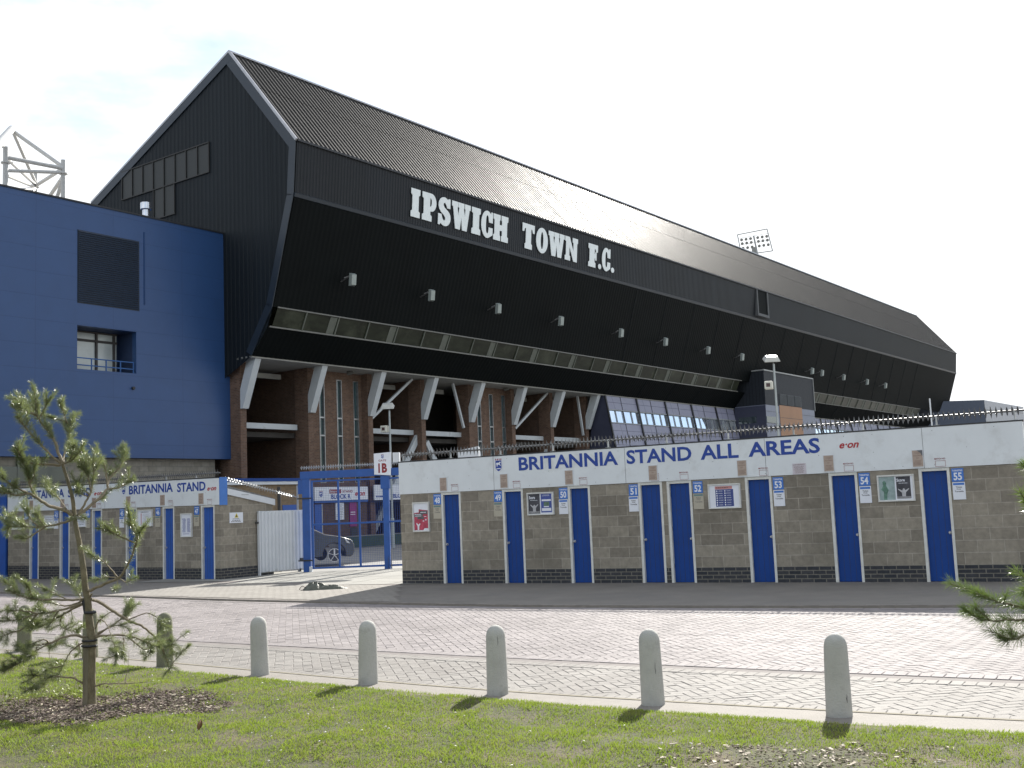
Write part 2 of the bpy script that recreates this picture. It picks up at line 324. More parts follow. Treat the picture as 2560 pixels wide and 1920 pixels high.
# herringbone block paving, laid at 45 degrees to the kerb
def herringbone(name, lo, hi, x0, x1, mat, z, lap=.10):
    W_ = .1; th = math.radians(-33.5+45); ca, sa = math.cos(th), math.sin(th); mb = MB(); g_ = .0045; ch = .0035
    def brick(cx, cy, hw, hh):
        x = (cx*ca-cy*sa)*W_; y = (cx*sa+cy*ca)*W_
        if not (x0 < x < x1): return
        l = float(np.interp(x, XS, lo))-lap; h = float(np.interp(x, XS, hi))+lap
        if not (l < y < h): return
        zz = z+random.uniform(-.0012, .0012); t1, t2 = random.uniform(-.0012, .0012), random.uniform(-.0012, .0012)
        P = []
        for k, (e, dz) in enumerate(((g_/2, -.0035), (g_/2+ch, 0))):
            for sx, sy in ((-1, -1), (1, -1), (1, 1), (-1, 1)):
                u, v = cx*W_+sx*(hw*W_-e), cy*W_+sy*(hh*W_-e)
                P.append((u*ca-v*sa, u*sa+v*ca, zz+dz+t1*sx+t2*sy))
        mb.add(P, [(4, 5, 6, 7), (0, 1, 5, 4), (1, 2, 6, 5), (2, 3, 7, 6), (3, 0, 4, 7)])
    R_ = 330
    for a in range(-R_, R_):
        # lattice a*(1,1)+b*(2,-2)
        for b in range(-R_//2, R_//2):
            X, Y = a+2*b, a-2*b
            wx, wy = (X*ca-Y*sa)*W_, (X*sa+Y*ca)*W_
            if wx < x0-.5 or wx > x1+.5: continue
            l = float(np.interp(wx, XS, lo)); h = float(np.interp(wx, XS, hi))
            if wy < l-.7 or wy > h+.7: continue
            brick(X+1, Y+.5, 1, .5); brick(X+.5, Y+2, .5, 1)
    return structure(mb.build(name, mat, fix=False))
herringbone('road', cCH+.30, cFK-.22, -15, 11, PAVEP, -.022)
herringbone('parking_strip', cKI+.24, cCH-.30, -15, 11, PAVEG, -.022)
strip('road_bed', cKI+.02, cFK-.02, -.0268, JOINT)
def soldier(name, base, off, wdt, mat, z, x0=-15., x1=11., pitch=.105, gap=.006, along=False):
    """a row of blocks following a kerb line"""
    mb = MB(); xs = np.arange(x0, x1, .02); ys = np.interp(xs, XS, base); d = np.hypot(np.diff(xs), np.diff(ys)); s_ = np.concatenate([[0], np.cumsum(d)])
    n = int(s_[-1]/pitch)
    for i in range(n):
        a, b = i*pitch+gap/2, (i+1)*pitch-gap/2
        xa, ya, xb, yb = np.interp(a, s_, xs), np.interp(a, s_, ys), np.interp(b, s_, xs), np.interp(b, s_, ys)
        t = Vector((xb-xa, yb-ya)).normalized(); nn = Vector((-t.y, t.x)); A, B = Vector((xa, ya))+nn*off, Vector((xb, yb))+nn*off; zz = z+random.uniform(-.001, .001)
        c = .004; P = [A, B, B+nn*wdt, A+nn*wdt]; Q = [A+t*c+nn*c, B-t*c+nn*c, B-t*c+nn*(wdt-c), A+t*c+nn*(wdt-c)]
        mb.add([(p.x, p.y, zz-.0035) for p in P]+[(p.x, p.y, zz) for p in Q], [(4, 5, 6, 7), (0, 1, 5, 4), (1, 2, 6, 5), (2, 3, 7, 6), (3, 0, 4, 7)])
    return structure(mb.build(name, mat, fix=False))
soldier('channel_course', cCH, .08, .2, PAVEP, -.018)
soldier('channel_edge', cCH, -.30, .2, PAVEG, -.018)
strip('channel', cCH-.12, cCH+.10, -.0245, pmat('channel_block', (.215, .195, .185), rough=.85, var=.15, scale=6, rnd=.1, spec=.08))
soldier('kerb_course', cKI, .03, .2, PAVEG, -.018)
soldier('road_edge_course', cFK, -.26, .2, PAVEP, -.018, pitch=.21)
# footway kerb: a low upstand of dark setts with a pale flat course below it
soldier('footway_kerb', cFK, .0, .12, KERBD, .012, pitch=.21, gap=.012)
strip('footway_kerb_face', cFK-.002, cFK+.0, -.03, KERBD, za=.008)
strip('channel_line', cFK-.055, cFK-.004, -.014, KERBY)
# concrete edging between the paving and the grass, with bollards standing in it
strip('kerb', cKO, cKI, -.004, KERBM); strip('kerb_inner_lip', cKI-.03, cKI+.02, .000, KERBY); strip('kerb_outer_lip', cKO-.01, cKO+.045, .010, KERBY, za=.006)

# lawn: an undulating sheet just above the edging
lx = np.arange(-30, 24, .12); ly = np.linspace(0, 1, 46)
def lawnz(x, y, yk):
    d = yk-y
    return .012+.03*min(1, d/.25)+.018*math.sin(x*1.7+y*.9)*math.sin(y*2.1-x*.6)*min(1, d)+.012*math.sin(x*4.3+1)*math.sin(y*5.1)*min(1, d)
lm = MB(); VV = []
for x in lx:
    yk = float(np.interp(x, XS, cKO))-.005
    for t in ly: y = yk-(t**1.6)*(yk+14); VV.append((float(x), y, lawnz(x, y, yk)))
n = len(ly); lm.add(VV, [(i*n+j, i*n+j+1, (i+1)*n+j+1, (i+1)*n+j) for i in range(len(lx)-1) for j in range(n-1)])
structure(lm.build('lawn', SOIL, smooth=True))

# ------------------------------------------------------------------ bollards
BX = [(-6.42, 14.55), (-5.16, 13.48), (-3.93, 12.42), (-2.66, 11.44), (-1.45, 10.55), (-.23, 9.68), (1.0, 8.9), (2.24, 8.15), (3.49, 7.43), (-7.7, 15.5)]
BL = ['weathered bollard far left behind the pine branches, third from the trunk side', 'bollard hidden behind the trunk of the pine', 'dark mossy bollard draped by the pine\'s right-hand needles', 'bollard standing nearest the open gate, next after the mossy one', 'smooth bollard between the gate and the first shadowed doorway', 'bollard with a small dark crack near its top', 'bollard with a grey vertical stain down its middle', 'tallest looking, nearest bollard with a dark chip low on its side', 'bollard off at the right edge of the kerb', 'bollard farthest left along the kerb']
prof = [(.094, -.06), (.094, 0), (.0925, .06), (.086, .40), (.083, .49), (.079, .515), (.070, .54), (.054, .56), (.034, .574), (.012, .58)]
for i, (x, y) in enumerate(BX[:8]):
    mb = MB(); mb.lathe(prof, 28)
    tint = [.20, .17, .16, .36, .37, .36, .36, .36, .36, .3][i]
    m = pmat('bollard_concrete_%d' % (0 if i > 2 else 1), (.40, .395, .365) if i > 2 else (.15, .15, .10), rough=.88, var=.12, scale=5, bump=.3, bscale=80, dirt=(.22, .215, .19) if i > 2 else (.08, .09, .04), dscale=5, dmin=.52, dmax=.75)
    t = thing('bollard', None, None, x=x*1.011, y=y*1.011, rot=i*1.3); t.rotation_euler[0] = .018*math.sin(i*2.7); t.rotation_euler[1] = .016*math.cos(i*4.1); b = mb.build('post', m, t, smooth=True)
    tag(t, ['weathered bollard at the far left, seen through low pine branches', 'bollard mostly hidden behind the pine trunk', 'dark mossy bollard draped with the pine\'s lowest right-hand needles', 'smooth grey bollard next after the mossy one, below the white corrugated gate', 'grey bollard below the open blue gate', 'grey bollard with a short dark crack near its rounded top', 'grey bollard with a dark vertical stain halfway up', 'nearest bollard, with a black chip low on its right side'][i], 'bollard', 'concrete bollards along the kerb')
    if i in (5, 6, 7):
        ck = MB(); z0, z1 = [(0.42, .50), (.24, .33), (.10, .16)][i-5]; a0 = [-1.35, -1.3, -1.15][i-5]-i*1.3; 
        P = []
        for k in range(5):
            zz = z0+(z1-z0)*k/4; rr_ = .0945-.0205*zz+.0012+( -.001 if zz > .4 else 0); aa = a0+.02*math.sin(k*2.3+i)
            P.append((rr_*math.cos(aa), rr_*math.sin(aa), zz))
        ck.tube(P, [.0008, .0018, .003 if i == 7 else .0016, .0012, .0006], 5); ck.build('crack', INKD, t)

# ------------------------------------------------------------------ turnstile blocks
def spikes(mb, p0, p1, r=.018, sp=.085, ln=.095, seed=0, sections=.62):
    """rotating anti-climb barrier: a shaft carrying pointed vanes"""
    p0, p1 = Vector(p0), Vector(p1); L = (p1-p0).length; d = (p1-p0)/L; a = d.cross(Vector((0, 0, 1))).normalized(); b = a.cross(d).normalized(); rg = random.Random(seed)
    mb.tube([p0, p1], r, 8); n = int(L/sp); th = 0
    for i in range(n):
        s_ = (i+.5)*sp
        if i == 0 or int(s_/sections) != int((s_-sp)/sections): th = rg.uniform(0, PI/2)
        c = p0+d*s_; hw = .019
        for k in range(4):
            t = th+k*PI/2; q = a*math.cos(t)+b*math.sin(t)
            base = c+q*(r*.8); tip = c+q*(r+ln*rg.uniform(.9, 1.05))
            e = d*hw; f_ = d.cross(q)*.003
            mb.add([base-e-f_, base+e-f_, base+e+f_, base-e+f_, tip], [(0, 1, 4), (1, 2, 4), (2, 3, 4), (3, 0, 4)])
    return mb

def turnstile_block(fr, x0, x1, doors, label, depth, slope, texts, seams, crestx, rail, end_left, blueend=None, name='turnstile_block'):
    S = lambda x: -x*slope
    T = thing(name, label, 'turnstile building', fr, 0, 0, 0)
    ends = sorted(doors); cuts = [x0]+[v for d in ends for v in (d[0], d[1])]+[x1]
    wall = MB(); pl = MB()
    for i in range(0, len(cuts), 2):
        a, b = cuts[i], cuts[i+1]; s_ = S((a+b)/2) if slope else 0
        wall.box(a, b, 0, .14, .29+s_, 1.99+s_); pl.box(a, b, -.004, .14, -.25, .29+s_)
    # ends and back
    zt = lambda y: 2.27-.186*y
    for xe in (x0, x1-.14):
        s_ = S(xe); wall.prism([(.1405, .29+s_), (depth, .29+s_), (depth, zt(depth)+s_), (.1405, zt(.14)+s_)], 'x', xe, xe+.14)
        pl.box(xe-.004 if xe == x0 else xe, xe+.144 if xe != x0 else xe+.14, .1405, depth, -.25, .29+s_)
    wall.box(x0+.141, x1-.141, depth-.14, depth-.002, -.2, zt(depth)-.02)
    wall.box(x0+.15, x1-.15, .141, .16, 1.99, 2.3)
    wall.build('wall', BLOCK, T); pl.build('plinth', PLINTH, T)
    inn = MB(); inn.box(x0+.16, x1-.16, .9, .95, 0, 1.98); inn.build('inner_wall', INTER, T)
    # fascia boards, following the slope of the site
    fa = MB(); fa.add([(x0, -.03, 1.97+S(x0)), (x1, -.03, 1.97+S(x1)), (x1, .20, 1.97+S(x1)), (x0, .20, 1.97+S(x0)), (x0, -.03, 2.68+S(x0)), (x1, -.03, 2.68+S(x1)), (x1, .20, 2.68+S(x1)), (x0, .20, 2.68+S(x0))],
        [(0, 3, 2, 1), (4, 5, 6, 7), (0, 1, 5, 4), (1, 2, 6, 5), (2, 3, 7, 6), (3, 0, 4, 7)]); F = fa.build('fascia', FASC, T)
    sm = MB()
    for x in seams: sm.box(x-.003, x+.003, -.0325, -.029, 1.972+S(x), 2.678+S(x))
    rg = random.Random(int(abs(x1)*7))
    xx = x0+.3
    while xx < x1:
        for zz in (2.62, 2.02, 2.30): 
            if rg.random() < .55: sm.lathe([(.006, 0), (.006, .004)], 6, (0, 0, 0)) if False else sm.box(xx-.005, xx+.005, -.0335, -.029, zz+S(xx)-.005, zz+S(xx)+.005)
        xx += .45+rg.random()*.1
    sm.build('fixing', INKG, F)
    ro = MB(); ro.prism([(-.035, 2.682), (.21, 2.682), (.21, 2.705), (-.035, 2.705)], 'x', x0-.02, x1+.02) if not slope else ro.bar((x0-.02, .09, 2.695+S(x0)), (x1+.02, .09, 2.695+S(x1)), .25, .024)
    ro.build('capping', DARK, T)
    rf = MB(); rf.prism([(.21, 2.42), (depth+.06, 2.42-.186*depth), (depth+.06, 2.46-.186*depth), (.21, 2.48)], 'x', x0+.01, x1-.01); rf.build('roof', GALVD, T)
    # doors with white frames
    for k, (a, b, side) in enumerate(ends):
        s_ = S((a+b)/2)
        dr = MB(); dr.box(a+.05, b-.045, .055, .09, .005, 1.915+s_)
        gv = MB()
        D_ = dr.build('door', BLUED if x1 > 5 else BLUEL2, T, bevel=.003)
        for q in range(1, 4): gx = a+.05+(b-a-.095)*q/4; gv.box(gx-.002, gx+.002, .0525, .0555, .02, 1.90+s_)
        gv.build('groove', INKD, D_)
        fm = MB(); fm.box(a, a+.05, -.012, .10, 0, 1.967+s_); fm.box(b-.045, b, -.012, .10, 0, 1.967+s_); fm.box(a+.0502, b-.0452, -.008, .10, 1.915+s_, 1.966+s_); fm.build('frame', CREAM, D_)
        hz = MB(); hx = b-.052 if side < 0 else a+.04
        for q in (.28, 1.0, 1.66): hz.box(hx, hx+.014, .040, .0549, q+s_*0, q+.085)
        hz.build('hinge', GALVD, D_)
        kx = a+.085 if side < 0 else b-.08
        kn = MB(); kn.tube([(kx, .056, .84+s_), (kx, .03, .84+s_), (kx, .022, .84+s_), (kx, .004, .84+s_)], [.016, .016, .022, .016], 10); kn.tube([(kx, .057, .84+s_), (kx, .052, .84+s_)], [.027, .027], 10); kn.build('handle', VERGE, D_, smooth=True)
    # painted lettering
    for (s_, a, b, zz0, zz1, m, bo, sh) in texts: lettering(MB(), s_, a, b, zz0+S((a+b)/2), zz1+S((a+b)/2), -.0345, bo, sh).build('lettering', m, F, fix=False)
    for cx in crestx: crest(F, cx, -.034, 2.495+S(cx), .17, .29)
    # match number boxes above each door
    mn = MB()
    for a, b, side in ends:
        c = a+.38; s_ = S(c)
        lettering(mn, 'MATCH NO.', c-.095, c+.09, 2.108+s_, 2.135+s_, -.0345, .02)
        for q in ((-.085, .085, 1.985, 1.990), (-.085, .085, 2.083, 2.088), (-.085, -.080, 1.990, 2.083), (.080, .085, 1.990, 2.083)): mn.quad((c+q[0], -.0345, q[2]+s_), (c+q[1], -.0345, q[2]+s_), (c+q[1], -.0345, q[3]+s_), (c+q[0], -.0345, q[3]+s_))
    mn.build('match_number_box', pmat('ink_red', (.25, .05, .06)), F, fix=False)
    # anti-climb rail
    r0, r1, rz = rail; sp = MB(); spikes(sp, (r0, .02, rz+S(r0)), (r1, .02, rz+.02+S(r1)), seed=int(x1*3)); 
    R_ = sp.build('spiked_rail', GALVD, T)
    x = r0+.05
    while x < r1: bk = MB(); bk.box(x-.012, x+.012, .0, .04, 2.70+S(x), rz+.02+S(x)); bk.box(x-.05, x+.05, -.01, .05, 2.706+S(x), 2.713+S(x)); bk.build('bracket', GALV, R_); x += 1.26
    return T, S

def crest(parent, cx, y, cz, w_, h_, mat2=None):
    """club shield: blue field, white horse, red top band with battlements"""
    o = MB(); hw, hh = w_/2, h_/2
    o.add([(cx-hw, y, cz+hh), (cx+hw, y, cz+hh), (cx+hw, y, cz-hh*.55), (cx+hw*.55, y, cz-hh*.85), (cx, y, cz-hh), (cx-hw*.55, y, cz-hh*.85), (cx-hw, y, cz-hh*.55)], [(0, 1, 2, 3, 4, 5, 6)])
    C_ = o.build('crest', PWHITE, parent, fix=False)
    b = MB(); hw *= .86
    b.add([(cx-hw, y-.001, cz+hh*.62), (cx+hw, y-.001, cz+hh*.62), (cx+hw, y-.001, cz-hh*.52), (cx+hw*.5, y-.001, cz-hh*.80), (cx, y-.001, cz-hh*.94), (cx-hw*.5, y-.001, cz-hh*.80), (cx-hw, y-.001, cz-hh*.52)], [(0, 1, 2, 3, 4, 5, 6)])
    b.build('field', LETB, C_, fix=False)
    r = MB()
    for k in range(4): x = cx-hw+k*hw*.57; r.quad((x, y-.001, cz+hh*.66), (x+hw*.3, y-.001, cz+hh*.66), (x+hw*.3, y-.001, cz+hh*.92), (x, y-.001, cz+hh*.92))
    r.build('battlement', DRED, C_, fix=False)
    H = [(-.62, .28), (-.30, .30), (.20, .28), (.38, .44), (.62, .48), (.82, .30), (.70, .22), (.52, .22), (.50, .0), (.56, -.10), (.78, -.16), (.72, -.34), (.62, -.30), (.60, -.22), (.38, -.20), (.26, -.10), (-.25, -.06), (-.30, -.25), (-.22, -.42), (-.36, -.42), (-.46, -.22), (-.58, -.40), (-.70, -.40), (-.60, -.16), (-.62, .05), (-.78, -.1), (-.84, .08), (-.76, .24)]
    h = MB(); h.add([(cx+a*hw, y-.002, cz+.08*hh+b_*hh*.8) for a, b_ in H], [tuple(range(len(H)))]); h.build('horse', PWHITE, C_, fix=False)
    sh = MB(); sh.quad((cx-hw*.72, y-.002, cz-hh*.62), (cx+hw*.72, y-.002, cz-hh*.62), (cx+hw*.72, y-.002, cz-hh*.50), (cx-hw*.72, y-.002, cz-hh*.50)); sh.build('scroll', PWHITE, C_, fix=False)

BLUEL2 = pmat('blue_door_bright', (.018, .085, .36), rough=.45, var=.1, scale=2, dirt=(.03, .06, .18), dscale=3, dmin=.55, dmax=.85)
RD = [(1.092, 1.595, -1), (2.634, 3.137, -1), (4.19, 4.694, -1), (5.754, 6.262, -1), (6.362, 6.87, 1), (7.94, 8.447, 1), (9.512, 10.02, 1), (11.078, 11.59, 1)]
TXR = [('BRITANNIA', 3.08, 5.36, 2.345, 2.625, LETB, .026, 0), ('STAND', 5.55, 6.92, 2.345, 2.625, LETB, .026, 0), ('ALL', 7.10, 7.86, 2.345, 2.625, LETB, .026, 0), ('AREAS', 8.05, 9.40, 2.345, 2.625, LETB, .026, 0), ('e\u00b7on', 9.75, 10.10, 2.40, 2.495, RED, .025, .35)]
turnstile_block(FR, 0, 12.81, RD, 'long concrete block turnstile building with eight blue doors and ALL AREAS lettering', 2.4, 0, TXR, (2.46, 5.51, 8.37, 11.19), (2.59,), (.05, 12.86, 2.845), True)
LD = [(-.76, -.22, -1), (-2.35, -1.86, -1), (-3.97, -3.47, -1), (-5.54, -5.07, -1), (-7.12, -6.63, -1), (-8.68, -8.19, -1)]
TXL = [('BRITANNIA', -3.79, -1.88, 2.355, 2.605, LETB, .026, 0), ('STAND', -1.70, -.54, 2.355, 2.605, LETB, .026, 0), ('e\u00b7on', -.47, -.11, 2.355, 2.445, RED, .025, .35),
       ('BRITANNIA', -8.77, -6.87, 2.345, 2.595, LETB, .026, 0), ('STAND', -6.68, -5.55, 2.345, 2.595, LETB, .026, 0), ('e\u00b7on', -5.4, -5.05, 2.36, 2.45, RED, .025, .35)]
LT, LS = turnstile_block(FL, -9.84, 0, LD, 'shorter turnstile building left of the gate with six blue doors, behind the pine', 1.88, .0125, TXL, (-4.9,), (-4.03, -8.95), (-9.84, -.02, 2.80), False)
eb_ = MB(); eb_.box(.002, .03, -.034, .22, 1.96, 2.70); eb_.build('fascia_end', BLUEL, LT)
bb = MB(); bb.prism([(.221, 2.235), (1.93, 1.915), (1.93, 2.08), (.221, 2.40)], 'x', .002, .05); bb.build('barge_board', WHITEP, LT)
hb = MB(); hb.box(.0505, .0545, .7, .95, 2.215, 2.225); hb.build('board_mark', INKG, LT)
s2 = MB(); spikes(s2, (-.02, .20, 2.67), (-.02, 2.83, 2.13), seed=9, sp=.10, ln=.07); s2 = s2.build('sloping_spiked_rail', GALV, LT)
bk = MB(); bk.tube([(-.02, 2.87, 0), (-.02, 2.87, 2.46)], .03, 8); bk.build('rail_post', GALV, LT)


# blue steel gate column at the far left of the left block
t = thing('steel_hoarding', 'tall plain blue steel gate leaf closing the far left end of the turnstiles', 'gate', FL, -9.87, 0, 0)
mb = MB(); mb.box(-2.6, -.02, -.02, .06, .12, 3.05); mb.build('panel', BLUED2 if 'BLUED2' in globals() else BLUEL2, t); fr_ = MB(); fr_.box(-.13, -.02, -.06, .1, 0, 3.1); fr_.box(-2.6, -.131, -.05, .09, 3.051, 3.11); fr_.build('frame', BLUEL2, t)

# number plates, ticket notices, faded notices
def plate(fr, x0, z, num, where, sl=0, w_=.195):
    t = thing('number_plate', where, 'number plate', fr, x0, -.0, z, 'blue turnstile number plates')
    mb = MB(); mb.box(0, w_, -.012, .0, -.115, .115); mb.build('plate', SIGNB, t)
    l = MB(); lettering(l, 'TURNSTILE', .015, w_-.015, .062, .092, -.0135, .03); lettering(l, num, .030, w_-.028, -.090, .042, -.0135, .03); l.build('number', PWHITE, t, fix=False)
def notice(fr, x0, z, kind, label, w_=.205, h_=.30):
    t = thing('ticket_notice', label, 'notice', fr, x0, 0, z, 'ticket notices under the number plates')
    mb = MB(); mb.box(0, w_, -.014, 0, -h_/2, h_/2); mb.build('board', PWHITE if kind == 'white' else CREAMN, t)
    hd = MB(); hd.quad((.012, -.0152, h_/2-.05), (w_-.012, -.0152, h_/2-.05), (w_-.012, -.0152, h_/2-.014), (.012, -.0152, h_/2-.014)); hd.build('header', SIGNB if kind == 'white' else pmat('teal_header', (.14, .22, .22)), t, fix=False)
    l = MB()
    for k, s_ in enumerate(('Ticket', 'Only', 'Turnstile')): ww = (.05, .038, .072)[k]; lettering(l, s_, w_/2-ww, w_/2+ww, h_/2-.098-k*.037, h_/2-.072-k*.037, -.0152, .02)
    l.build('writing', INKD if kind == 'white' else INKG, t, fix=False)
W8 = [(48, 0, .895, 'cream'), (49, 0, 2.435, 'cream'), (50, 0, 3.99, 'white'), (51, 0, 5.555, 'white'), (52, 1, 6.90, 'cream'), (53, 1, 8.475, 'white'), (54, 1, 10.045, 'white'), (55, 1, 11.62, 'white')]
for n_, side, x, k in W8:
    plate(FR, x, 1.825, str(n_), 'blue turnstile number plate reading %d beside its door' % n_)
    notice(FR, x-.012+(.0 if not side else .012), 1.552, k, '%s ticket notice under blue number plate %d' % ('white' if k == 'white' else 'faded cream', n_))
for n_, x in ((47, -1.03), (46, -2.65), (45, -4.24), (44, -5.83), (43, -7.39), (42, -8.95)):
    plate(FL, x, 1.835+LS(x), str(n_), 'blue turnstile number plate reading %d on the left building' % n_)
    if n_ != 42: notice(FL, x-.015, 1.56+LS(x), 'white' if n_ in (43, 45) else 'cream', '%s notice under number plate %d of the left building' % ('white' if n_ in (43, 45) else 'cream', n_))
for i, (x, where) in enumerate(((1.08, 'above door 48'), (2.61, 'above door 49'), (4.15, 'above door 50'), (6.0, 'above door 51'), (7.81, 'above door 53'), (9.44, 'above door 54'), (10.99, 'above door 55'))):
    t = thing('faded_notice', ('faded brown notice %s' % where) if i < 6 else 'water-stained brown notice with a dark corner above door 55', 'notice', FR, x, -.03, 2.145, 'faded notices on the white fascia')
    mb = MB(); mb.box(0, .198, -.010, 0, -.155, .155); mb.build('board', WHITEP, t); p = MB(); p.quad((.012, -.0115, -.143), (.186, -.0115, -.143), (.186, -.0115, .143), (.012, -.0115, .143)); p.build('paper', BROWNP, t, fix=False)
    l = MB(); lettering(l, 'TICKET', .05, .15, .085, .108, -.0125); lettering(l, 'HOLDERS', .03, .17, .04, .06, -.0125); lettering(l, 'ONLY', .07, .13, -.0, .02, -.0125); scribble(l, .03, .17, -.12, -.03, 4, -.0125, seed=i); l.build('writing', INKB, t, fix=False)
    if i == 6:
        st = MB(); st.add([(.09, -.0128, .143), (.186, -.0128, .143), (.186, -.0128, .04), (.165, -.0128, .06), (.15, -.0128, .10), (.12, -.0128, .115)], [(0, 5, 4, 3, 2, 1)]); st.build('stain', INKG, t, fix=False)
for i, x in enumerate((-1.02, -2.62, -4.12, -5.7, -7.25, -8.85)):
    t = thing('faded_notice', 'faded brown notice above door %d of the left building' % (47-i), 'notice', FL, x+.2, -.03, 2.145+LS(x), 'faded notices on the left fascia')
    mb = MB(); mb.box(0, .19, -.010, 0, -.145, .145); mb.build('board', BROWNP, t); l = MB(); scribble(l, .02, .17, -.12, .12, 6, -.0115, seed=i+20); l.build('writing', INKB, t, fix=False)
t = thing('lost_property_notice', 'small white lost property notice on the fascia left of door 54', 'notice', FR, 8.87, -.03, 2.075)
mb = MB(); mb.box(0, .25, -.006, 0, -.10, .10); mb.build('board', pmat('pinkish_white', (.52, .48, .52)), t); l = MB(); lettering(l, 'LOST PROPERTY', .02, .23, .062, .085, -.0075); scribble(l, .02, .23, -.085, .05, 7, -.0075, seed=3); l.build('writing', INKB, t, fix=False)

def poster_frame(nm, label, fr, x, z, w_, h_):
    t = thing(nm, label, 'poster case', fr, x, 0, z)
    b = MB(); b.box(0, w_, -.02, 0, -h_/2, h_/2); b.build('backing', PWHITE, t)
    f = MB(); e = .024
    for q in ((0, w_, h_/2-e, h_/2), (0, w_, -h_/2, -h_/2+e), (0, e, -h_/2+e, h_/2-e), (w_-e, w_, -h_/2+e, h_/2-e)): f.box(q[0], q[1], -.042, -.0202, q[2], q[3])
    f.build('frame', CREAM, t, bevel=.003); return t
def ART(t, name, mat, *polys, y=-.022):
    m = MB()
    for p in polys: m.add([(a, y, b) for a, b in p], [tuple(range(len(p)))])
    return m.build(name, mat, t, fix=False)
def R4(a, b, c, d): return [(a, c), (b, c), (b, d), (a, d)]
# red and white poster by door 48
t = poster_frame('red_poster_case', 'framed red and white poster left of door 48', FR, .34, 1.455, .435, .65)
pink = pmat('poster_red', (.42, .06, .10), var=.35, scale=14); pg = pmat('poster_grey', (.10, .10, .11), var=.3, scale=12)
ART(t, 'red_print', pink, [(.035, -.29), (.27, -.29), (.30, -.25), (.40, -.25), (.40, .14), (.16, .17), (.16, .10), (.035, .09)])
ART(t, 'grey_block', pg, R4(.04, .27, .0, .075), R4(.18, .385, .06, .135), R4(.12, .30, -.05, .0), y=-.0232)
ART(t, 'figure', PWHITE, [(.12, -.285), (.16, -.285), (.165, -.20), (.20, -.15), (.18, -.14), (.145, -.17), (.10, -.13), (.085, -.14), (.12, -.2)], R4(.26, .30, -.10, -.08), R4(.33, .36, -.08, -.05), R4(.30, .36, .0, .012), y=-.0236)
l = MB(); scribble(l, .05, .26, .042, .07, 1, -.0245, .9, 1); scribble(l, .05, .26, .008, .035, 1, -.0245, .9, 5); scribble(l, .20, .37, .08, .115, 1, -.0245, .9, 3); l.build('writing', PWHITE, t, fix=False)
# two-poster case between 49 and 50
t = poster_frame('double_poster_case', 'framed pair of posters, dark Score and blue, between doors 49 and 50', FR, 3.24, 1.635, .625, .47)
dk = pmat('poster_dark', (.055, .055, .065), var=.4, scale=6); bl = pmat('poster_blue', (.06, .09, .30), var=.15, scale=8)
ART(t, 'dark_print', dk, R4(.03, .30, -.205, .205)); ART(t, 'blue_print', bl, R4(.325, .575, -.185, .20))
ART(t, 'crowd', pmat('poster_mid', (.22, .22, .23), var=.4, scale=20), R4(.03, .30, -.20, -.15), y=-.0232)
ART(t, 'person_print', pmat('poster_pale', (.42, .42, .44), var=.2, scale=12), [(.135, -.16), (.20, -.16), (.205, -.08), (.26, -.02), (.25, -.01), (.195, -.045), (.18, -.02), (.155, -.02), (.14, -.05), (.08, -.01), (.07, -.02), (.13, -.085)], y=-.0236)
ART(t, 'blue_band', PWHITE, R4(.345, .56, .05, .085), R4(.345, .56, -.155, -.095), R4(.39, .51, -.075, -.055), y=-.0232)
ART(t, 'match_print', pmat('poster_green', (.10, .16, .12), var=.4, scale=25), R4(.39, .52, -.05, .035), y=-.0234)
l = MB(); lettering(l, 'Score', .05, .19, .10, .165, -.0245, .03); scribble(l, .05, .28, .06, .085, 1, -.0245); scribble(l, .345, .56, .15, .185, 2, -.0245, seed=2); l.build('writing', PWHITE, t, fix=False)
# prohibited items board between 52 and 53
t = poster_frame('rules_board', 'white framed board with a blue panel of symbols between doors 52 and 53', FR, 7.205, 1.63, .64, .47)
ART(t, 'blue_panel', pmat('rules_blue', (.05, .07, .22)), R4(.145, .50, -.195, .13)); ART(t, 'red_heading', pmat('rules_red', (.50, .22, .22)), R4(.14, .48, .135, .19))
l = MB()
for k in range(7):
    for xx in (.165, .325): z_ = .10-k*.044; l.add([(xx+.013*math.cos(a*PI/4)+.01, -.0235, z_+.015*math.sin(a*PI/4)) for a in range(8)], [tuple(range(8))[::-1]]); scribble(l, xx+.035, xx+.14, z_-.012, z_+.012, 1 if k % 2 else 2, -.0235, seed=k)
l.build('symbol', PWHITE, t, fix=False); l = MB(); scribble(l, .155, .465, .145, .18, 1, -.0235, .9, 8); l.build('writing', INKB, t, fix=False)
# two-poster case between 54 and 55
t = poster_frame('double_poster_case', 'framed pair of posters, pale green figure and dark Score, between doors 54 and 55', FR, 10.365, 1.645, .63, .47)
ART(t, 'green_print', pmat('poster_mint', (.28, .36, .36), var=.25, scale=9), R4(.03, .30, -.205, .205)); ART(t, 'figure', pmat('poster_figure', (.10, .20, .15), var=.4, scale=16), [(.10, -.20), (.155, -.20), (.16, -.10), (.19, -.03), (.15, .05), (.155, .10), (.12, .14), (.09, .11), (.10, .05), (.06, -.02), (.105, -.06)], y=-.0232)
ART(t, 'dark_print', dk, R4(.325, .565, -.19, .20)); ART(t, 'person_print', pmat('poster_pale', (.42, .42, .44)), [(.415, -.15), (.475, -.15), (.48, -.08), (.54, -.02), (.53, -.01), (.475, -.045), (.455, -.01), (.435, -.01), (.42, -.05), (.35, -.01), (.345, -.02), (.41, -.085)], y=-.0232)
ART(t, 'crowd', pmat('poster_mid', (.2, .2, .2)), R4(.325, .565, -.19, -.15), y=-.0234)
l = MB(); lettering(l, 'Score', .335, .475, .11, .165, -.0245, .03); scribble(l, .34, .55, .07, .095, 1, -.0245); l.build('writing', PWHITE, t, fix=False)
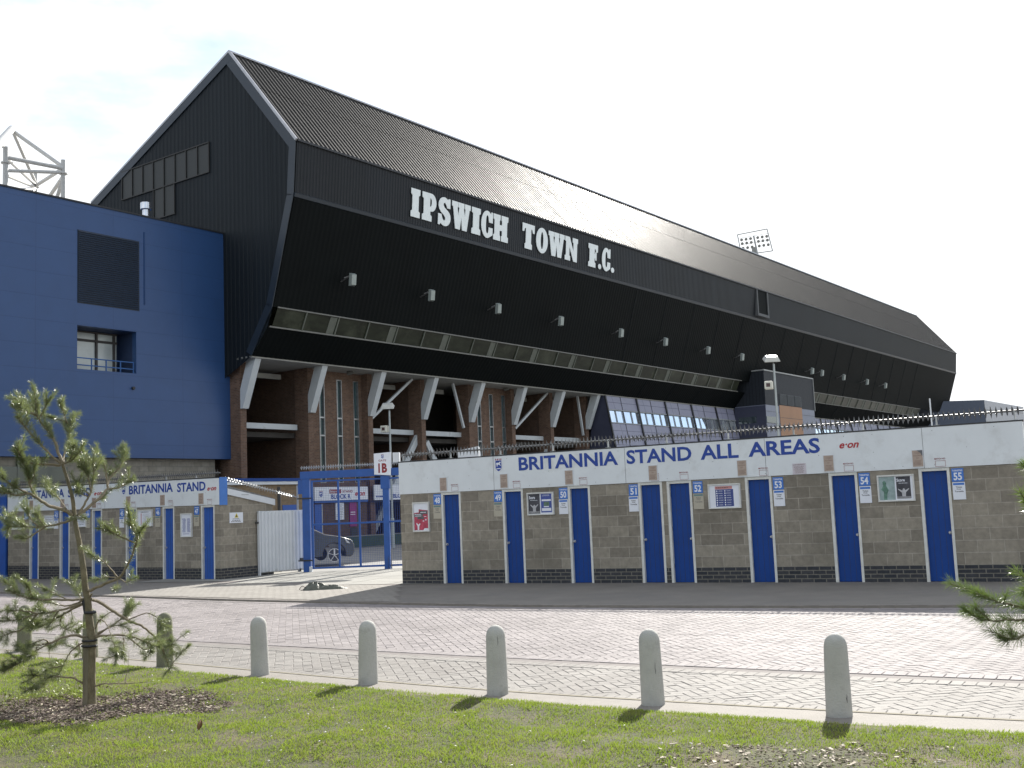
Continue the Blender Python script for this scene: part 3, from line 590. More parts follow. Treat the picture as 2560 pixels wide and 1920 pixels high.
# left building: blue price board and white board
t = poster_frame('price_board', 'tall board with small blue writing left of door 47', FL, -1.575, 1.46, .455, .64)
l = MB(); scribble(l, .06, .22, -.19, .19, 14, -.0235, .8, 1); scribble(l, .25, .40, -.19, .19, 14, -.0235, .8, 2); scribble(l, .08, .37, -.25, -.215, 1, -.0235, .6, 3); l.build('writing', pmat('ink_blue', (.05, .07, .3)), t, fix=False)
t = poster_frame('rules_board', 'wide white board with a red edge of print between doors 45 and 46', FL, -3.42, 1.70, .64, .47)
ART(t, 'red_strip', pmat('rules_red', (.5, .22, .22)), R4(.14, .17, -.17, .14)); l = MB(); scribble(l, .22, .56, -.17, .13, 10, -.0235, .3, 4); scribble(l, .12, .5, .155, .185, 1, -.0235, .9, 9); l.build('writing', INKG, t, fix=False)
for x, lb in ((-6.3, 'pale poster left of door 44, behind the pine'), (-7.9, 'pale poster left of door 43, behind pine needles'), (-9.6, 'pale poster at the far left end of the left building')):
    t = poster_frame('poster_case', lb, FL, x, 1.72, .5, .40); l = MB(); scribble(l, .05, .45, -.15, .15, 6, -.0235, .4, 7); l.build('writing', INKG, t, fix=False)
# warning sign on the end wall of the left building
FE = Frame(FL.w(0, 0)[:2], -34.0+90)
t = thing('warning_sign', 'white warning sign with yellow triangle on the end wall by the gate', 'sign', FE, .30, -.006, 1.61)
mb = MB(); mb.box(0, .47, -.012, 0, -.14, .14); mb.build('board', PWHITE, t)
a_ = MB(); a_.add([(.17, -.0135, .0), (.31, -.0135, .0), (.24, -.0135, .125)], [(0, 1, 2)]); a_.build('triangle', pmat('sign_yellow', (.55, .45, .03)), t, fix=False)
l = MB(); l.add([(.22, -.0145, .02), (.26, -.0145, .02), (.265, -.0145, .045), (.24, -.0145, .075), (.215, -.0145, .045)], [(0, 1, 2, 3, 4)]); scribble(l, .10, .38, -.045, -.015, 1, -.0135, .8, 1); scribble(l, .03, .45, -.12, -.055, 2, -.0135, .8, 2); l.build('writing', INKD, t, fix=False)

# ------------------------------------------------------------------ gates
FC = Frame((-7.117, 30.677), 58.2)
t = thing('corrugated_gate', 'white corrugated metal gate leaf standing open beside the left turnstile building', 'gate', FC, 0, 0, 0)
co = MB(); n = 13; xs = []
for i in range(n):
    a = .04+i*1.8/n; p = 1.8/n; xs += [(a, 0), (a+p*.30, 0), (a+p*.40, -.03), (a+p*.85, -.03), (a+p*.95, 0)]
V = [(x, y, .10) for x, y in xs]+[(x, y, 1.74) for x, y in xs]; k = len(xs); co.add(V, [(i, i+1, k+i+1, k+i) for i in range(k-1)]); co.build('sheet', WHITEP, t)
f = MB(); f.box(.0, 1.88, .01, .05, 1.70, 1.76); f.box(0, 1.88, .01, .05, .08, .13); f.box(0, .04, -.03, .05, .0, 1.77); f.box(1.85, 1.89, .01, .05, .06, 1.76); f.build('frame', WHITEP, t)
h = MB(); h.box(-.10, .0, -.01, .03, 1.42, 1.47); h.box(1.60, 2.0, -.05, -.01, .33, .39); h.box(.02, .08, -.02, .02, -.01, .08); h.build('hinge', DARK, t); bt = MB(); bt.box(1.62, 1.66, .0, .03, 0, .14); bt.build('drop_bolt', DARK, t)

t = thing('blue_gate', 'open-mesh bright blue steel gate under a blue beam, between the two turnstile buildings', 'gate', FG, 0, 0, 0)
b = MB(); b.box(-.02, 3.6, -.09, .09, 2.62, 2.83); b.build('beam', BLUEG, t, bevel=.006)
for x0_, x1_, z_ in ((.03, .24, 2.62), (2.33, 2.50, 2.62)): p = MB(); p.box(x0_, x1_, -.08, .08, 0, z_); p.box(x0_-.05, x1_+.03, -.10, .10, 2.25, 2.62) if x0_ > 1 else p.box(x0_-.12, x0_-.001, -.06, .06, 2.2, 2.6); p.build('post', BLUEG, t, bevel=.005)
lf = MB()
for x in (.28, 1.03, 1.62): lf.box(x, x+.055, -.055, .0, .10, 2.55)
for z in (.08, 1.30, 2.52): lf.box(.28, 3.2, -.052, -.003, z, z+.05)
lf.box(3.15, 3.2, -.054, -.001, .1, 2.5); lf.build('leaf_frame', BLUEG, t, bevel=.004)
wm = MB(); x = .33
while x < 3.15: wm.box(x, x+.0035, -.030, -.026, .13, 2.52); x += .05
z = .13
while z < 2.52: wm.box(.33, 3.15, -.026, -.0225, z, z+.0035); z += .05
wm.build('wire_mesh', BLUED, t)
sp = MB(); spikes(sp, (-.02, 0, 2.94), (3.6, 0, 2.97), seed=3, sp=.07, ln=.06, r=.014); R_ = sp.build('spiked_rail', GALV, t); 
hh_ = MB()
for z in (.31, 2.05): hh_.box(-.1, .3, -.12, -.085, z, z+.04)
hh_.build('hinge', DARK, t); dbt = MB(); dbt.box(2.52, 2.545, -.08, -.06, -.02, .55); dbt.box(2.44, 2.46, -.08, -.06, -.02, .35); dbt.build('drop_bolt', GALVD, t)
ks = MB(); ks.box(.20, .27, -.1, .06, 0, .16); ks.build('stop_block', WHITEP, t)
t = thing('gate_sign', 'white sign with red lettering GATE 1B above the blue gate', 'sign', FG, 2.12, -.12, 2.62, rot=0)
b = MB(); b.add([(0, 0, .04), (.47, 0, 0), (.47, -.02, 0), (0, -.02, .04), (.0, 0, .63), (.50, 0, .66), (.50, -.02, .66), (0, -.02, .63)], [(0, 1, 2, 3), (4, 7, 6, 5), (3, 2, 6, 7), (0, 4, 5, 1), (0, 3, 7, 4), (1, 5, 6, 2)]); b.build('board', PWHITE, t)
l = MB(); lettering(l, 'GATE', .13, .35, .40, .455, -.0215, .02); lettering(l, 'B', .22, .37, .08, .35, -.0215, .05); l.quad((.12, -.0215, .08), (.165, -.0215, .08), (.165, -.0215, .35), (.12, -.0215, .35)); l.build('writing', DRED, t, fix=False); crest(t, .245, -.0215, .545, .08, .13)
wb = MB(); wb.box(.53, .72, .02, .20, .36, .64); wb.build('junction_box', WHITEP, t)
t = thing('sign_post', 'slim dark post behind the white corrugated gate', 'post', x=-6.95, y=32.6); mb = MB(); mb.tube([(0, 0, 0), (0, 0, 2.45)], .05, 10); mb.build('pole', DARK, t, smooth=True)

# ------------------------------------------------------------------ the stand
U1 = 112.1
ST = thing('football_stand', 'huge black metal-clad stadium stand with white slab lettering and raking white struts', 'stadium stand', FS, 0, 0, 0)
def ribs(p0, p1, u0, u1, pitch, dep, frac=.45):
    """sheeting between two edge points of the (v,z) section, ribs running from p0 to p1"""
    v0, z0 = p0; v1, z1 = p1; L = math.hypot(v1-v0, z1-z0); nv, nz_ = -(z1-z0)/L, (v1-v0)/L
    if nv > 0: nv, nz_ = -nv, -nz_
    mb = MB(); n = int(round((u1-u0)/pitch)); pr = []
    for i in range(n):
        a = u0+i*(u1-u0)/n; p = (u1-u0)/n
        pr += [(a, 0), (a+p*(1-frac)-.15*p, 0), (a+p*(1-frac), dep), (a+p-.15*p, dep)]
    pr.append((u1, 0)); k = len(pr)
    mb.add([(u, v0+nv*d, z0+nz_*d) for u, d in pr]+[(u, v1+nv*d, z1+nz_*d) for u, d in pr], [(i, i+1, k+i+1, k+i) for i in range(k-1)])
    return mb
ribs((0, 18.66), (4.53, 24.10), .02, U1, .30, .055).build('roof', ROOFM, ST, fix=False)
bk = MB(); bk.quad((0, 4.53, 24.10), (U1, 4.53, 24.10), (U1, 17.5, 18.13), (0, 17.5, 18.13)); bk.build('back_roof', ROOFM, ST)
lp = MB()
for f_ in (.58,): lp.bar((.02, 4.53*f_-.03, 18.66+5.44*f_+.035), (U1, 4.53*f_-.03, 18.66+5.44*f_+.035), .03, .008)
lp.build('sheet_lap', ROOFM, ST)
rg = MB(); rg.bar((-.05, 4.53, 24.12), (U1+.05, 4.53, 24.12), .22, .08); rg.bar((-.06, -.05, 18.66), (-.06, 4.53, 24.16), .10, .12); rg.bar((-.06, 4.53, 24.16), (-.06, 16, 18.88), .06, .10); rg.build('verge_flashing', VERGE, ST)
ribs((.22, 16.13), (0, 18.62), .02, U1, .20, .018).build('fascia_sheeting', BLACKC, ST, fix=False)
gt = MB(); gt.box(0, U1, -.10, .0, 18.60, 18.70); gt.build('gutter', DARK, ST)
le = MB(); le.prism([(.20, 16.05), (.14, 16.20), (.30, 16.32), (.36, 16.02)], 'x', -.02, U1+.02); le.build('drip_flashing', TRIMC, ST)
def slab(p0, p1, u0, u1, th=.06):
    v0, z0 = p0; v1, z1 = p1; mb = MB(); mb.prism([(v0, z0), (v1, z1), (v1+th, z1), (v0+th, z0)], 'x', u0, u1); return mb
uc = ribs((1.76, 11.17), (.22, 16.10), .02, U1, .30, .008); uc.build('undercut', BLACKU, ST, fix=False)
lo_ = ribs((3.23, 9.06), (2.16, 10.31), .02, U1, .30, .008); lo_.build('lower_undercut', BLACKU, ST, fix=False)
sm = MB(); u = 31.3
while u < 100:
    sm.bar((u, .20, 16.1), (u, 1.74, 11.17), .02, .02); sm.bar((u, 2.14, 10.31), (u, 3.2, 9.06), .02, .02); u += 4.3
sm.build('seam', BLACKG, ST)
# window band
wn = MB(); wn.prism([(1.80, 11.14), (2.20, 10.33), (2.22, 10.33), (1.82, 11.14)], 'x', .3, 50.4); wn.prism([(1.80, 11.14), (2.20, 10.33), (2.22, 10.33), (1.82, 11.14)], 'x', 63.2, 100.5)
wg = pmat('band_glass', (.020, .024, .015), rough=.3, var=.5, scale=.9, mapscale=(1, 1, 3), spec=.25, dirt=(.055, .062, .042), dscale=.7, dmin=.52, dmax=.7)
wn.build('window_band', wg, ST)
fm = MB(); fm.bar((.25, 1.74, 11.17), (50.6, 1.74, 11.17), .06, .06); fm.bar((.1, 2.16, 10.31), (50.6, 2.16, 10.31), .07, .07); fm.bar((63.2, 1.74, 11.17), (100.6, 1.74, 11.17), .05, .05); fm.bar((63.2, 2.16, 10.31), (100.6, 2.16, 10.31), .05, .05)
fm.build('band_frame', pmat('frame_grey', (.14, .138, .125), rough=.5), ST)
for k in range(47):
    u = 2.1+k*2.14
    if 50.2 < u < 63.3: continue
    m_ = MB(); 
    if k % 2 == 0: m_.bar((u, 1.76, 11.15), (u, 2.14, 10.33), .06, .05)
    else: m_.bar((u, 1.76, 11.15), (u, 2.14, 10.33), .07, .05); m_.prism([(1.785, 11.12), (2.165, 10.36), (2.185, 10.36), (1.805, 11.12)], 'x', u-.55, u-.08) 
    m_.build('mullion', pmat('mullion_grey', (.115, .125, .105), rough=.6), ST)
# inside of the concourse seen through the glass
ins = MB(); ins.box(.3, 100, 3.6, 3.65, 9.3, 12.5); ins.build('concourse_wall', pmat('concourse', (.20, .21, .15), var=.35, scale=.5), ST)
# fascia hatch
hw = MB(); 
for q in ((50.62, 50.80, 16.40, 18.58), (52.72, 52.90, 16.40, 18.58), (50.801, 52.719, 16.40, 16.62)): hw.box(q[0], q[1], -.10, .25, q[2], q[3])
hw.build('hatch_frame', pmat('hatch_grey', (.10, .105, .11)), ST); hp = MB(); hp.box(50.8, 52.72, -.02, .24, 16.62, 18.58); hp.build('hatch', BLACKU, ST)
# gable end: upright ribs between its outline
topP = [(0, 18.66), (4.53, 24.10), (17.4, 18.17)]
botP = [(0, 18.66), (.22, 16.13), (1.76, 11.17), (2.16, 10.31), (3.23, 9.06), (5.20, 8.20), (17.4, 6.0)]
def lin(P, x):
    return float(np.interp(x, [p[0] for p in P], [p[1] for p in P]))
def gable(x, sgn):
    mb = MB(); brk = sorted(set([round(.3*i, 3) for i in range(59)]+[.22, 1.76, 2.16, 3.23, 4.53, 5.2])); rows = []
    for i in range(58):
        a = .3*i; rows += [(a+.001, 0), (a+.14, 0), (a+.17, .014), (a+.27, .014)]
    rows += [(v, .0) for v in (.22, 1.76, 2.16, 3.23, 4.53, 5.2, 17.4)]; rows = sorted(set(rows)); k = len(rows)
    mb.add([(x-sgn*d, v, lin(botP, v)) for v, d in rows]+[(x-sgn*d, v, max(lin(topP, v), lin(botP, v)+.001)) for v, d in rows], [(i, i+1, k+i+1, k+i) for i in range(k-1)])
    return mb
gable(0, 1).build('gable_wall', BLACKG, ST); gable(U1, -1).build('gable_wall', BLACKG, ST)
tr = MB()
def band(P, wd, x, mb, inward):
    for (a, b), nrm in inward:
        d = Vector((b[0]-a[0], b[1]-a[1])).normalized(); n_ = Vector(nrm).normalized()
        mb.prism([(a[0], a[1]), (b[0], b[1]), (b[0]+n_.x*wd, b[1]+n_.y*wd), (a[0]+n_.x*wd, a[1]+n_.y*wd)], 'x', x-.075, x-.035)
band(None, .50, 0, tr, [(((0, 18.66), (4.53, 24.1)), (5.44, -4.53))]); tr.build('verge_trim', TRIMC, ST)
tr = MB(); band(None, .42, 0, tr, [(((4.53, 24.1), (17.4, 18.17)), (-5.93, -12.9))]); 
o_ = tr.build('verge_trim', TRIMC, ST); o_.location.x = -.003
tr = MB(); band(None, .42, 0, tr, [(((0, 18.66), (.22, 16.13)), (1, .08)), (((.22, 16.13), (1.76, 11.17)), (1, .31)), (((1.76, 11.17), (3.23, 9.06)), (1, .7))]); o_ = tr.build('verge_trim', TRIMC, ST); o_.location.x = -.006
# louvred openings high on the gable
lw = MB(); gl_ = MB()
V7 = 6.17; 
def gbar(va, za, vb, zb, w_=.10): lw.bar((-.04, va, za), (-.04, vb, zb), w_*.8, .05)
gbar(6.12, 19.97, 13.25, 19.97); gbar(6.12, 18.47, 13.25, 18.47); gbar(8.80, 16.9, 10.6, 16.9)
for i in range(9): gbar(6.15+i*.885, 18.45, 6.15+i*.885, 19.95, .08)
for v in (8.85, 9.70, 10.54): gbar(v, 16.9, v, 18.45, .08)
lw.build('louvre_frame', pmat('louvre_frame', (.020, .0195, .0185), rough=.6), ST)
gl_.box(-.025, -.016, 6.2, 13.2, 18.5, 19.95); gl_.box(-.025, -.016, 8.9, 10.5, 16.95, 18.45)
gl_.build('louvre', pmat('louvre_infill', (.010, .013, .013), rough=.5, var=.15, scale=1, mapscale=(1, 1, 30)), ST)

# soffit, piers, stair towers, struts
so_ = MB(); so_.box(.0, 100, 3.28, 4.48, 9.00, 9.08); so_.box(.4, 46, 4.49, 9.2, 9.0, 9.05); so_.build('soffit', SOFF, ST)
PU = [.49+4.33*k for k in range(8)]
for k, u in enumerate(PU):
    p = MB(); p.box(u-.18, u+.18, 4.5, 5.45 if k else 6.0, -.3, 8.995); p.build('pier', BRICK, ST)
    s_ = MB(); s_.prism([(4.499, 6.72), (4.34, 6.72), (3.40, 8.999), (3.98, 8.999), (4.499, 7.62)], 'x', u-.182, u+.182); s_.build('strut', CONCP, ST)
for a, b, ext in ((1, 2, 0), (4, 5, 0)):
    ua, ub = PU[a]+.181, PU[b]-.181; w3 = [(ua+.52 if a == 1 else ua+.50), ]
    cs = (6.02, 7.28, 8.52) if a == 1 else (19.20, 20.42, 21.70); z_ = (8.60, 6.57, 5.62) 
    fx = MB(); edges = [ua]+[v for c in cs for v in (c-.19, c+.19)]+[ub]
    for i in range(0, len(edges), 2): fx.box(edges[i], edges[i+1], 4.95, 5.15, -.3, 8.995)
    for c in cs: fx.box(c-.189, c+.189, 4.951, 5.149, 8.60, 8.995); fx.box(c-.189, c+.189, 4.951, 5.149, -.3, 3.2)
    fx.build('brick_wall', BRICK, ST)
    for c in cs:
        g_ = MB(); g_.box(c-.19, c+.19, 5.05, 5.07, 3.2, 8.6); G_ = g_.build('slot_window', GLASSG, ST)
        f_ = MB()
        for q in (-.19, .15): f_.box(c+q, c+q+.04, 4.93, 5.049, 3.2, 8.6)
        for zz in (3.2, 5.60, 6.53, 8.56): f_.box(c-.149, c+.149, 4.931, 5.048, zz, zz+(.04 if zz in (3.2, 8.56) else .08))
        f_.build('frame', GALV, G_)
rb = MB(); rb.box(.05, U1-.05, 17.2, 17.38, 0, 18.1); rb.box(.05, U1-.05, 9.5, 17.19, 8.6, 8.7); rb.build('sun_blocker', INTER, ST)  # unseen wall and floor added to keep sun out of the hollow stand
inner = MB(); inner.box(-.0, 100, 9.3, 9.5, -.3, 9.0); inner.build('back_wall', INTER, ST)
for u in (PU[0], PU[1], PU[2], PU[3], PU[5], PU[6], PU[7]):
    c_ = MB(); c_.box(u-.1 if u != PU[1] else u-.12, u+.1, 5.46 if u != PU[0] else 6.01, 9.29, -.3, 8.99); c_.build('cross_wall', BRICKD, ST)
fl_ = MB(); 
for a, b in ((0, 1), (2, 3), (3, 4), (5, 6), (6, 7)): fl_.box(PU[a]+.2, PU[b]-.2, 5.5, 9.29, 5.5, 5.75)
fl_.build('floor_slab', INTER, ST)
for a, b in ((0, 1), (2, 3), (3, 4), (5, 6), (6, 7)):
    h = MB(); h.box(PU[a]+.181, PU[b]-.181 if a else PU[b]-.36, 5.12, 5.34, 5.88, 6.15); h.build('spandrel_beam', CONCP, ST)
    h = MB(); h.box(PU[a]+.3, PU[b]-.4, 6.2, 6.4, 8.55, 8.8); h.build('upper_beam', SOFF, ST)
for p0, p1 in (((12.75, 9.0), (9.35, 6.63)), ((16.35, 9.0), (17.25, 6.38)), ((26.25, 9.0), (22.45, 6.52)), ((29.9, 9.0), (30.42, 6.3))):
    h = MB(); h.bar((p0[0], 4.62, p0[1]), (p1[0], 4.62, p1[1]), .13, .13); h.build('brace', CONCP, ST)
for p0, p1 in (((13.5, 5.85), (9.3, .25)), ((14.15, 5.5), (15.4, 3.6)), ((26.5, 5.3), (24.2, 2.2))):
    h = MB(); h.bar((p0[0], 4.95, p0[1]), (p1[0], 4.95, p1[1]), .20, .34); h.build('raking_beam', CONCP, ST)
# wall lights under the soffit between the tower piers
for u in (7.35, 21.1):
    h = MB(); h.tube([(u, 4.2, 9.0), (u, 4.15, 8.85)], [.16, .2], 10); h.build('soffit_light', pmat('lamp_housing', (.12, .12, .11)), ST)
# floodlights on brackets along the undercut
for i, u in enumerate((3.85, 9.72, 15.55, 21.96, 29.18, 35.35, 42.12, 48.19, 63.3, 65.77, 71.53, 78.35, 84.22)):
    h = MB(); a = Vector((u, 1.22, 12.8)); h.bar(a, (u-.02, .62, 12.95), .05); h.bar((u-.30, .70, 12.86), (u+.02, .70, 13.0), .03, .05); B_ = h.build('light_bracket', GALVD, ST)
    q = MB(); X, Yv, Z = Vector((.98, -.15, .05)).normalized(), Vector((.22, -.22, .95)).normalized(), None; Z = X.cross(Yv).normalized(); Yv = Z.cross(X)
    c = Vector((u+.10, .50, 12.80)); pts = []
    for sx, sy, sz in ((-1, -1, -1), (1, -1, -1), (1, 1, -1), (-1, 1, -1), (-1, -1, 1), (1, -1, 1), (1, 1, 1), (-1, 1, 1)):
        t_ = .8 if sz > 0 else 1; pts.append(c+X*sx*.17*t_+Yv*sy*.31*t_+Z*sz*.09)
    q.add(pts, [(0, 3, 2, 1), (4, 5, 6, 7), (0, 1, 5, 4), (1, 2, 6, 5), (2, 3, 7, 6), (3, 0, 4, 7)]); q.build('floodlight', FLOODW, ST)
# --- the big lettering: slab-serif outlines drawn by hand
def arc(cx, cz, rx, rz, a0, a1, n=10): return [(cx+rx*math.cos(math.radians(a0+(a1-a0)*i/n)), cz+rz*math.sin(math.radians(a0+(a1-a0)*i/n))) for i in range(n+1)]
def glyph(ch):
    H = 10.
    sf = 1.9  # serif depth
    if ch == 'I': return 5.2, [[[(0, 0), (5.2, 0), (5.2, sf), (4.4, sf+.5), (4.4, H-sf-.5), (5.2, H-sf), (5.2, H), (0, H), (0, H-sf), (.8, H-sf-.5), (.8, sf+.5), (0, sf)]]]
    if ch == 'P':
        return 7.6, [[[(0, 0), (5.2, 0), (5.2, sf), (4.4, sf+.5), (4.4, 3.6), (4.9, 3.6)]+arc(4.9, 6.8, 2.7, 3.2, -90, 90, 12)+[(0, H), (0, H-sf), (.8, H-sf-.5), (.8, sf+.5), (0, sf)], [(4.2, 5.3), (4.2, 8.3)]+arc(4.4, 6.8, .8, 1.5, 90, -90, 8)]]
    if ch == 'F':
        return 6.6, [[[(0, 0), (5.0, 0), (5.0, sf), (4.3, sf+.5), (4.3, 4.0), (4.7, 4.2), (4.9, 3.2), (5.7, 3.2), (5.7, 6.9), (4.9, 6.9), (4.7, 5.9), (4.3, 6.0), (4.3, 8.2), (5.0, 8.0), (5.5, 6.9), (6.6, 6.9), (6.6, H), (0, H), (0, H-sf), (.8, H-sf-.5), (.8, sf+.5), (0, sf)]]]
    if ch == 'T':
        return 7.8, [[[(1.6, 0), (6.2, 0), (6.2, sf), (5.6, sf+.4), (5.6, 8.2), (6.3, 8.0), (6.8, 6.7), (7.8, 6.7), (7.8, H), (0, H), (0, 6.7), (1.0, 6.7), (1.5, 8.0), (2.2, 8.2), (2.2, sf+.4), (1.6, sf)]]]
    if ch == 'H':
        return 8.8, [[[(0, 0), (4.1, 0), (4.1, sf), (3.7, sf+.3), (3.7, 4.0), (5.1, 4.0), (5.1, sf+.3), (4.7, sf), (4.7, 0), (8.8, 0), (8.8, sf), (8.2, sf+.4), (8.2, H-sf-.4), (8.8, H-sf), (8.8, H), (4.7, H), (4.7, H-sf), (5.1, H-sf-.3), (5.1, 6.2), (3.7, 6.2), (3.7, H-sf-.3), (4.1, H-sf), (4.1, H), (0, H), (0, H-sf), (.6, H-sf-.4), (.6, sf+.4), (0, sf)]]]
    if ch == 'W':
        return 10.6, [[[(2.1, 0), (4.7, 0), (5.35, 4.8), (6.0, 0), (8.6, 0), (10.0, H-sf), (10.6, H-sf), (10.6, H), (7.3, H), (7.3, H-sf), (7.7, H-sf), (7.35, 5.2), (6.7, H-sf), (6.9, H-sf), (6.9, H), (3.7, H), (3.7, H-sf), (4.2, H-sf), (3.6, 5.0), (3.1, H-sf), (3.5, H-sf), (3.5, H), (0, H), (0, H-sf), (.6, H-sf)]]]
    if ch == 'N':
        return 8.8, [[[(0, 0), (3.6, 0), (3.6, sf), (3.0, sf+.3), (3.0, 6.0), (5.9, 0), (8.3, 0), (8.3, H-sf-.3), (8.8, H-sf), (8.8, H), (5.2, H), (5.2, H-sf), (5.8, H-sf-.3), (5.8, 4.3), (3.1, H), (0, H), (0, H-sf), (.7, H-sf-.3), (.7, sf+.3), (0, sf)]]]
    if ch == 'O': return 7.2, [[arc(3.6, 5, 3.6, 5.2, 0, 360, 30)[:-1], arc(3.6, 5, .85, 3.5, 360, 0, 20)[:-1]]]
    if ch == 'C':
        return 7.2, [[arc(3.6, 5, 3.6, 5.2, 64, 296, 26)+[(6.3, .9), (7.1, 1.4), (7.1, 4.0), (4.6, 4.0)]+arc(3.75, 3.4, .85, 1.9, -10, -170, 8)+[(2.8, 5)]+arc(3.75, 6.6, .85, 1.9, 170, 10, 8)+[(4.8, 5.9), (7.1, 5.9), (7.1, H), (6.1, H), (5.9, 9.2)]]]
    if ch == 'S':
        return 7.2, [[[(.1, -.1), (1.1, -.1), (1.4, .6)]+arc(3.9, 2.9, 3.3, 3.1, -110, 40, 14)+[(5.6, 5.5), (3.6, 6.5), (3.0, 7.2), (3.1, 8.0), (3.8, 8.3), (4.5, 7.7), (5.2, 6.5), (6.9, 6.5), (6.9, H), (5.9, H), (5.6, 9.5)]+arc(3.4, 7.2, 3.2, 3.0, 60, 215, 14)+[(1.6, 4.7), (3.6, 3.5), (4.2, 2.8), (4.0, 1.9), (3.3, 1.7), (2.5, 2.4), (1.9, 3.9), (.1, 3.9)]]]
    if ch == '.': return 2.4, [[arc(1.2, 1.1, 1.2, 1.15, 0, 360, 14)[:-1]]]
def letter_curve(loops, x0, x1, wd, z0, z1, dep=.03, zmax=10.):
    cu = bpy.data.curves.new('g', 'CURVE'); cu.dimensions = '2D'; cu.fill_mode = 'BOTH'; cu.extrude = dep/2
    for lp in loops:
        sp_ = cu.splines.new('POLY'); sp_.points.add(len(lp)-1)
        for i, (a, b) in enumerate(lp): sp_.points[i].co = (x0+a/wd*(x1-x0), z0+b/zmax*(z1-z0), 0, 1)
        sp_.use_cyclic_u = True
    ob = bpy.data.objects.new('g', cu); COL.objects.link(ob); dg = bpy.context.evaluated_depsgraph_get(); dg.update(); me = bpy.data.meshes.new_from_object(ob.evaluated_get(dg))
    r = [tuple(v.co) for v in me.vertices], [tuple(p.vertices) for p in me.polygons]
    bpy.data.objects.remove(ob); bpy.data.curves.remove(cu); bpy.data.meshes.remove(me); return r
LET = [('I', 7.86, 8.56), ('P', 8.74, 9.86), ('S', 10.02, 11.06), ('W', 11.16, 12.76), ('I', 12.88, 13.66), ('C', 13.74, 14.80), ('H', 14.86, 16.24), ('T', 17.66, 18.88), ('O', 19.06, 20.28), ('W', 20.36, 22.08), ('N', 22.16, 23.60), ('F', 24.86, 25.98), ('.', 26.05, 26.42), ('C', 26.50, 27.54), ('.', 27.64, 28.04)]
for ch, a, b in LET:
    wd, gl3 = glyph(ch); vs_, fs_ = letter_curve(gl3[0], a, b, wd, 16.62, 18.09)
    mb = MB(); mb.add([(x, .19-(z-16.36)*.087-.055+y_, z) for x, z, y_ in vs_], fs_); mb.build('letter', LETW, ST)

# glazed concourse block under the stand
def annex(u0, u1, lab, v=None):
    an = thing('glazed_annex', lab, 'building', FS, u0, 0, 0); W = u1-u0
    def sl(z): return 3.30-(8.96-z)*.18
    b = MB()
    for za, zb in ((8.02, 8.98), (2.6, 7.10)): b.prism([(sl(za), za), (sl(zb), zb), (sl(zb)+.3, zb), (sl(za)+.3, za)], 'x', .08, W)
    b.build('wall_panels', PANEL, an)
    g_ = MB(); g_.prism([(sl(7.10)+.06, 7.10), (sl(8.02)+.06, 8.02), (sl(8.02)+.1, 8.02), (sl(7.10)+.1, 7.10)], 'x', .08, W); G_ = g_.build('glazing', GLASSS, an)
    f = MB(); x = .08
    while x < W:
        f.bar((x, sl(7.10)+.02, 7.10), (x, sl(8.02)+.02, 8.02), .045, .05); x += 1.075
    for z in (7.10, 8.02): f.bar((.08, sl(z), z), (W, sl(z), z), .06, .07)
    f.build('glazing_bar', pmat('bar_grey', (.30, .32, .34)), G_)
    fn = MB(); x = .0
    while x < W: fn.bar((x+.05, sl(9.0)-.06, 9.0), (x+.05, sl(2.6)-.06, 2.6), .14, .10); x += 4.3
    fn.build('fin', DARK, an)
    tf = MB(); x = 2.15
    while x < W: tf.bar((x, sl(9.0)-.01, 9.0), (x, sl(2.6)-.01, 2.6), .04, .03); x += 4.3
    tf.build('joint_cover', DARK, an)
    sd = MB(); sd.prism([(3.30, 8.97), (sl(2.6), 2.6), (5.4, 2.6), (3.95, 8.97)], 'x', -.0, .078); sd.build('side_wall', PANELD, an)
    db = MB(); x = 1.3
    while x < W-2: db.bar((x, 4.0, 8.0), (x+1.1, 4.0, 7.1), .06, .06); x += 4.3
    db.build('inner_brace', CONCP, an)
annex(31.26, 52.0, 'sloping glass-fronted annex with dark fins tucked under the black stand')
annex(63.2, 98, 'paler glass-fronted annex under the far half of the stand, behind the spiked rail')
tw = thing('clad_tower', 'boxy black and orange panelled tower projecting from under the stand, beside the taller lamp', 'tower', FS, 52.1, 0, 0)
b = MB(); b.box(.0, 10.9, .42, 3.2, 9.17, 12.0); b.build('upper_cladding', bmat('tower_cladding', (.022, .026, .034), (.024, .028, .036), (.012, .014, .018), .3, 20, ms=.02, rough=.6, offset=0, spec=.2, bump=.3), tw)
b = MB(); b.box(.02, 2.85, .44, 3.2, -.3, 9.165); b.box(7.83, 10.88, .44, 3.2, -.3, 9.165); b.build('lower_cladding', pmat('tower_panel', (.17, .19, .26), rough=.5, var=.06), tw)
b = MB(); b.box(-.0, .018, .46, 3.25, -.3, 9.10); b.build('side_cladding', PANELD, tw)
b = MB(); b.box(2.852, 7.828, .40, 3.1, -.3, 9.25); b.build('orange_panel', ORANGE, tw)
b = MB()
for i in range(3):
    for k in range(10): b.box(2.95+i*1.65, 4.45+i*1.65, .36, .419, 9.33+k*.092, 9.38+k*.092)
b.build('louvre', pmat('louvre_grey', (.10, .11, .12)), tw)
b = MB(); 
for z in (8.62, 7.65): b.box(.01, 2.86, .425, .439, z-.012, z+.012); b.box(7.82, 10.89, .425, .439, z-.012, z+.012)
b.box(2.85, 7.83, .39, .399, 8.18, 8.21); b.build('panel_joint', DARK, tw)
b = MB(); b.box(.05, 2.3, .41, .438, 7.68, 8.20); b.build('window', GLASSG, tw); b = MB(); b.box(-.012, -.001, 1.3, 2.9, 7.7, 8.25); b.build('side_window', GLASS, tw)
b = MB(); b.box(-.05, 10.95, .36, 3.2, 12.001, 12.10); b.box(10.90, 10.96, .36, .42, 9.1, 12.0); b.build('coping', GREYP, tw)

